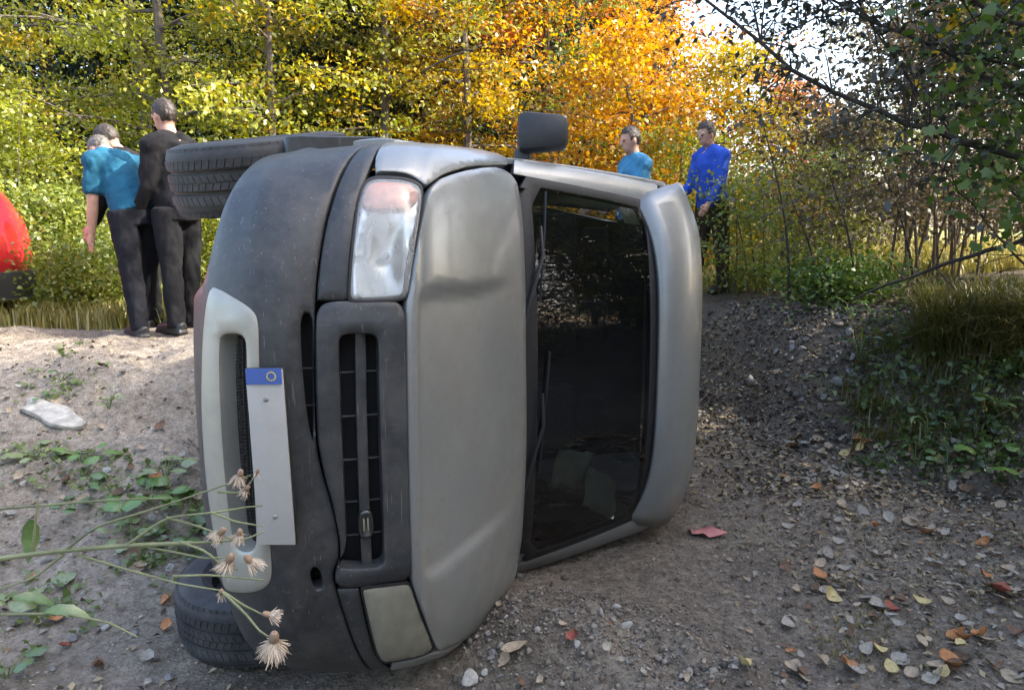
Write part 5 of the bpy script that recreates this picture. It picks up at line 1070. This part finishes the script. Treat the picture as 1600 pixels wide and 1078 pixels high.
# ------------------------------------------------------------------ leafy plants
def round_leaf(seed, heart=.25):
    r = random.Random(seed); V = [(0, 0, 0)]; n = 14; F = []
    for ring in (.5, 1.):
        for k in range(n):
            a = 2*math.pi*k/n; rad = .5*ring*(1-heart*max(0, math.cos(a))**6+.05*math.sin(7*a)); V.append((.42-rad*math.cos(a)-.42*0, rad*math.sin(a)*1.0, -.16*ring**2+.05*math.sin(3*a+seed)*ring+.02*math.cos(7*a)*ring))
    V[0] = (.42, 0, .0)
    for k in range(n): F.append((0, 1+k, 1+(k+1) % n)); F.append((1+k, 1+n+k, 1+n+(k+1) % n, 1+(k+1) % n))
    return mesh("leaf", V, [f[::-1] for f in F], True)
def long_leaf(seed):
    V = []; F = []; n = 7; r = random.Random(seed)
    for i in range(n+1):
        t = i/n; w = .17*math.sin(math.pi*min(1, .04+.96*t))**.7+.004
        for j in (-1, 0, 1): V.append((t, j*w*(1+.12*math.sin(t*25)*abs(j)), .25*t-.55*t*t+abs(j)*w*.35))
    for i in range(n):
        for j in range(2): a = i*3+j; F.append((a, a+1, a+4, a+3))
    return mesh("leaf", V, F, True)
PL = {}
for k, c in (('fresh', (.11, .21, .03)), ('mid', (.09, .16, .04)), ('dark', (.045, .09, .03)), ('pale', (.20, .25, .10))):
    mm = leaf_mat("plant_"+k, [tuple(np.array(c)*.7), c, tuple(np.array(c)*1.35)], .3, clump=9, spec=.25)
    PL[k] = [round_leaf(i) for i in range(4)]+[long_leaf(i) for i in range(3)]
    for me in PL[k]: me.materials.append(mm)
M['stem'] = mat("green_stem", (.12, .17, .05), .6, 0, .2, 20)
def plant(p, n, size, col, label, group, kind='round', rise=.06, spread=.8, name='weed'):
    t = thing(name, label, 'plant', p, group); mb = MB()
    for i in range(n):
        az = i*2.4+rnd.uniform(-.5, .5); L = size*rnd.uniform(.5, 1.1)*spread; hgt = rise*rnd.uniform(.4, 1.4); e = Vector((math.cos(az)*L, math.sin(az)*L, hgt))
        mb.tube([(0, 0, -.02), e*.5+Vector((0, 0, hgt*.3)), e], [.0028, .0024, .0018], 5, cap=False)
        o = link("leaf", PL[col][rnd.randrange(4) if kind == 'round' else 4+rnd.randrange(3)], None, t); o.location = e
        o.rotation_euler = Matrix.Rotation(az, 3, 'Z').to_4x4().to_euler() if False else (rnd.uniform(-.35, .35), rnd.uniform(-.35, .25), az); s = size*.8*rnd.uniform(.5, 1.15); o.scale = (s, s*rnd.uniform(.75, 1.05), s)
    mb.build("stem", M['stem'], t); return t
GW = 'leafy weeds on the left slope'; GR = 'leafy weeds on the right bank'
for px, py, n, s, c, lb in ((235, 790, 9, .15, 'fresh', 'broad leaved green weed patch beside the bumper'), (285, 850, 8, .13, 'mid', 'green weed at the corner of the lower tyre'), (205, 840, 8, .12, 'pale', 'pale green weed behind the thistle stalks'), (260, 745, 7, .11, 'pale', 'small pale weed left of the silver bumper insert'), (130, 722, 6, .13, 'fresh', 'yellow green weed high on the left slope'), (60, 718, 5, .13, 'pale', 'pale flat weed at the left edge of the slope'), (110, 800, 6, .10, 'mid', 'small green weed left of the broad leaved patch'),
        (40, 945, 6, .12, 'pale', 'pale weed at the lower left corner'), (95, 595, 4, .07, 'mid', 'tiny weed above the whitish stone'), (170, 640, 4, .08, 'pale', 'small weed right of the whitish stone'), (330, 885, 6, .10, 'dark', 'dark weed tucked behind the lower tyre'), (70, 630, 4, .07, 'mid', 'tiny weed beside the whitish stone'), (300, 800, 6, .11, 'fresh', 'green weed touching the silver bumper insert'), (175, 770, 5, .10, 'mid', 'green weed between the two larger patches'), (10, 1060, 5, .10, 'mid', 'weed in the bottom left corner')):
    plant(hit(px, py), n, s, c, lb, GW)
for px, py, n, s, c, kd, lb in ((1545, 735, 5, .16, 'fresh', 'round', 'bright green broad leaved plant low on the right bank'), (1590, 710, 6, .15, 'dark', 'round', 'dark green broad leaved plant at the right edge'), (1430, 725, 6, .11, 'mid', 'long', 'green weed at the foot of the right bank'), (1290, 625, 4, .22, 'pale', 'long', 'plant with long pale drooping leaves below the stony bank'), (1385, 735, 5, .08, 'fresh', 'long', 'small bright weed in the leaf litter'),
        (1500, 680, 7, .14, 'dark', 'round', 'dark leafy weed in the middle of the right bank'), (1450, 690, 7, .12, 'mid', 'long', 'green weed below the bank grass'), (1560, 650, 7, .14, 'mid', 'round', 'green weed high on the right bank'), (1590, 590, 7, .16, 'fresh', 'long', 'bright weed under the grass at the right edge'), (1340, 560, 7, .13, 'dark', 'long', 'dark weed on top of the stony bank'), (1390, 590, 8, .14, 'dark', 'long', 'dark weed beside the stony bank'), (1330, 500, 8, .15, 'mid', 'long', 'green weed below the saplings'),
        (1270, 470, 8, .15, 'fresh', 'round', 'bright low weed beside the van roof'), (1420, 520, 8, .16, 'mid', 'long', 'green weed under the fallen branch'), (1230, 462, 7, .14, 'fresh', 'long', 'bright weed nearest the van roof'), (1460, 620, 8, .13, 'dark', 'round', 'dark weed in the hollow of the right bank'), (1530, 610, 8, .13, 'dark', 'long', 'dark weed below the drooping grass'), (1380, 650, 7, .10, 'dark', 'long', 'small dark weed at the base of the bank'), (1480, 745, 5, .09, 'mid', 'round', 'small round leaved weed among dry leaves'), (1300, 455, 8, .14, 'mid', 'long', 'weed between two thin saplings'), (1370, 470, 8, .14, 'fresh', 'long', 'weed at the edge of the sunlit meadow')):
    plant(hit(px, py), n, s, c, lb, GR, kd, rise=.12)
# ------------------------------------------------------------------ dried thistle in the foreground, rooted left of the frame
M['stalk'] = mat("thistle_stalk_green", (.15, .165, .085), .8, 0, .35, 25); M['fluff'] = mat("seed_fluff", (.50, .42, .33), .9, 0, .2, 40); M['bract'] = mat("dry_bract", (.22, .15, .10), .85, 0, .3, 30)
ro = Vector((-1.32, .92, gz(-1.32, .92)-.02)); T = thing('thistle', 'dried thistle with fluffy seed heads reaching in front of the van bumper', 'plant', ro)
D0 = .86
def stalk(pts, r0, r1, name="stem", dp=None, m='stalk'):
    P = [(at(px, py, d)-ro) for px, py, d in pts]; tt = np.linspace(0, len(P)-1, 5*len(P)); Q = np.stack([np.interp(tt, range(len(P)), [p[k] for p in P]) for k in range(3)], 1)
    for _ in range(2): Q[1:-1] = (Q[:-2]+2*Q[1:-1]+Q[2:])/4
    return MB().tube([Vector(q) for q in Q], list(np.linspace(r0, r1, len(Q))), 7).build(name, M[m], T)
main = [(-1000, 2400, .95), (-700, 1500, .93), (-420, 1050, .9), (-150, 905, .88), (0, 872, .87), (100, 860, .86), (200, 852, .86), (300, 848, .86)]
stalk(main, .0042, .0026)
for pts in ([(95, 865, .86), (150, 822, .86), (240, 795, .87), (330, 765, .88), (392, 742, .88)], [(200, 850, .86), (260, 808, .87), (340, 800, .87), (385, 792, .88), (410, 790, .88)], [(300, 848, .86), (340, 846, .86), (385, 842, .86), (412, 830, .86)], [(120, 866, .86), (200, 890, .85), (280, 912, .84), (345, 922, .83)], [(345, 922, .83), (380, 945, .82), (415, 962, .82)], [(345, 922, .83), (385, 960, .81), (405, 985, .80), (425, 998, .80)],
            [(-60, 800, .9), (60, 790, .88), (180, 780, .88), (270, 778, .88)], [(100, 866, .86), (50, 905, .85), (-40, 930, .85)], [(210, 850, .86), (250, 858, .86), (320, 872, .85), (355, 870, .85)], [(50, 868, .87), (55, 820, .87), (60, 780, .87)], [(280, 846, .86), (320, 860, .85), (350, 885, .85), (372, 890, .85)], [(-40, 960, .85), (100, 958, .84), (170, 972, .84), (215, 995, .84)], [(260, 808, .87), (310, 822, .87), (370, 845, .87)], [(330, 800, .87), (368, 815, .87), (412, 822, .87)], [(340, 768, .88), (380, 770, .88), (402, 738, .88)], [(270, 900, .845), (330, 898, .84), (412, 906, .84)]):
    stalk(pts, .0018, .0009, "branch")
def seed_head(px, py, d, r, ang=0, n=0):
    r *= .88*rnd.uniform(.85, 1.1); n = int(n*1.7); ang += rnd.uniform(-.5, .5)
    c = at(px, py, d)-ro; Mz = Matrix.Rotation(ang, 3, 'Y') @ Matrix.Rotation(R(12), 3, 'X')
    mb = MB()
    prof = [(-.95, .05), (-.85, .38), (-.55, .60), (-.1, .62), (.25, .50), (.6, .55)]
    V = []; F = []; s = 12
    for a_, q in prof:
        for k in range(s):
            t = 2*math.pi*k/s; V.append(c+Mz @ Vector((q*.8*r*math.cos(t), q*.8*r*math.sin(t), -a_*r*1.15)))
    for i in range(len(prof)-1):
        for k in range(s): F.append((i*s+k, i*s+(k+1) % s, (i+1)*s+(k+1) % s, (i+1)*s+k))
    o = mb.add(V, F).build("seed_head", M['bract'], T)
    if n:
        tb = MB()
        for i in range(n):
            t = rnd.uniform(0, 6.3); q = math.sqrt(rnd.random())*.55*r; e = Mz @ Vector((q*math.cos(t), q*math.sin(t), -.0*r-.5*r*rnd.random())); f = Mz @ Vector((q*2.3*math.cos(t)+rnd.gauss(0, .3)*r, q*2.3*math.sin(t)+rnd.gauss(0, .3)*r, -(.9+rnd.random()*1.3)*r))
            tb.tube([c+e, c+(e+f)*.5+Vector((0, 0, .0)), c+f], [.0004, .00045, .0002], 3, cap=False)
        tag(tb.build("fluff", M['fluff'], o), kind='stuff')
    return o
for px, py, d, r_h, a, n in ((428, 1000, .80, .0125, .05, 420), (420, 960, .82, .0085, -1.2, 60), (375, 742, .88, .0095, .3, 90), (358, 875, .85, .0115, .6, 90), (390, 876, .85, .0115, -.4, 90), (345, 832, .86, .0095, .8, 50), (374, 834, .86, .0095, -.2, 60), (385, 764, .88, .007, .2, 20), (345, 926, .83, .006, .3, 12), (402, 738, .88, .006, 0, 10)):
    seed_head(px, py, d, r_h, a, n)
for px, py, d, a, s in ((48, 812, .87, 2.4, .055), (20, 935, .85, .6, .05), (70, 955, .84, .2, .05)):
    o = link("leaf", PL['mid'][4], None, T); o.location = at(px, py, d)-ro; o.scale = (s, s, s); o.rotation_euler = (.4, a*.5, a)
# pale papers slid down inside the cab and a scrap of red plastic on the ground
def inside_van(p): return VM @ Vector(p)
for (x_, u_, z_, rx, ry, lb) in ((-.50, 1.42, 1.38, .5, .2, 'crumpled cream paper lying low behind the windscreen'), (-.60, 1.40, 1.52, -.3, .5, 'second cream paper leaning behind the windscreen')):
    V = [(i*.03-.09, j*.04-.1, .012*math.sin(i*2.1+j*1.3)) for j in range(6) for i in range(7)]
    me = mesh("paper", V, [(j*7+i, j*7+i+1, j*7+i+8, j*7+i+7) for j in range(5) for i in range(6)]); o = link("paper", me, M['paper']); s_ = o.modifiers.new("t", 'SOLIDIFY'); s_.thickness = .002
    o.location = inside_van((x_, -u_, z_)); o.rotation_euler = (R(70)+rx, ry, .3); tag(o, lb, 'paper')
p = hit(1105, 838); V = [(i*.03-.09, j*.028-.04, .015+.012*math.sin(i*1.3+j)+.006*math.cos(i*2.9)) for j in range(4) for i in range(7)]
o = link("plastic_scrap", mesh("plastic_scrap", V, [(j*7+i, j*7+i+1, j*7+i+8, j*7+i+7) for j in range(3) for i in range(6)]), mat("salmon_plastic", (.45, .16, .14), .45, 0, .15)); s_ = o.modifiers.new("t", 'SOLIDIFY'); s_.thickness = .004
o.location = p+Vector((0, 0, .01)); tag(o, "bent salmon coloured scrap of plastic on the ground below the van roof", 'scrap')
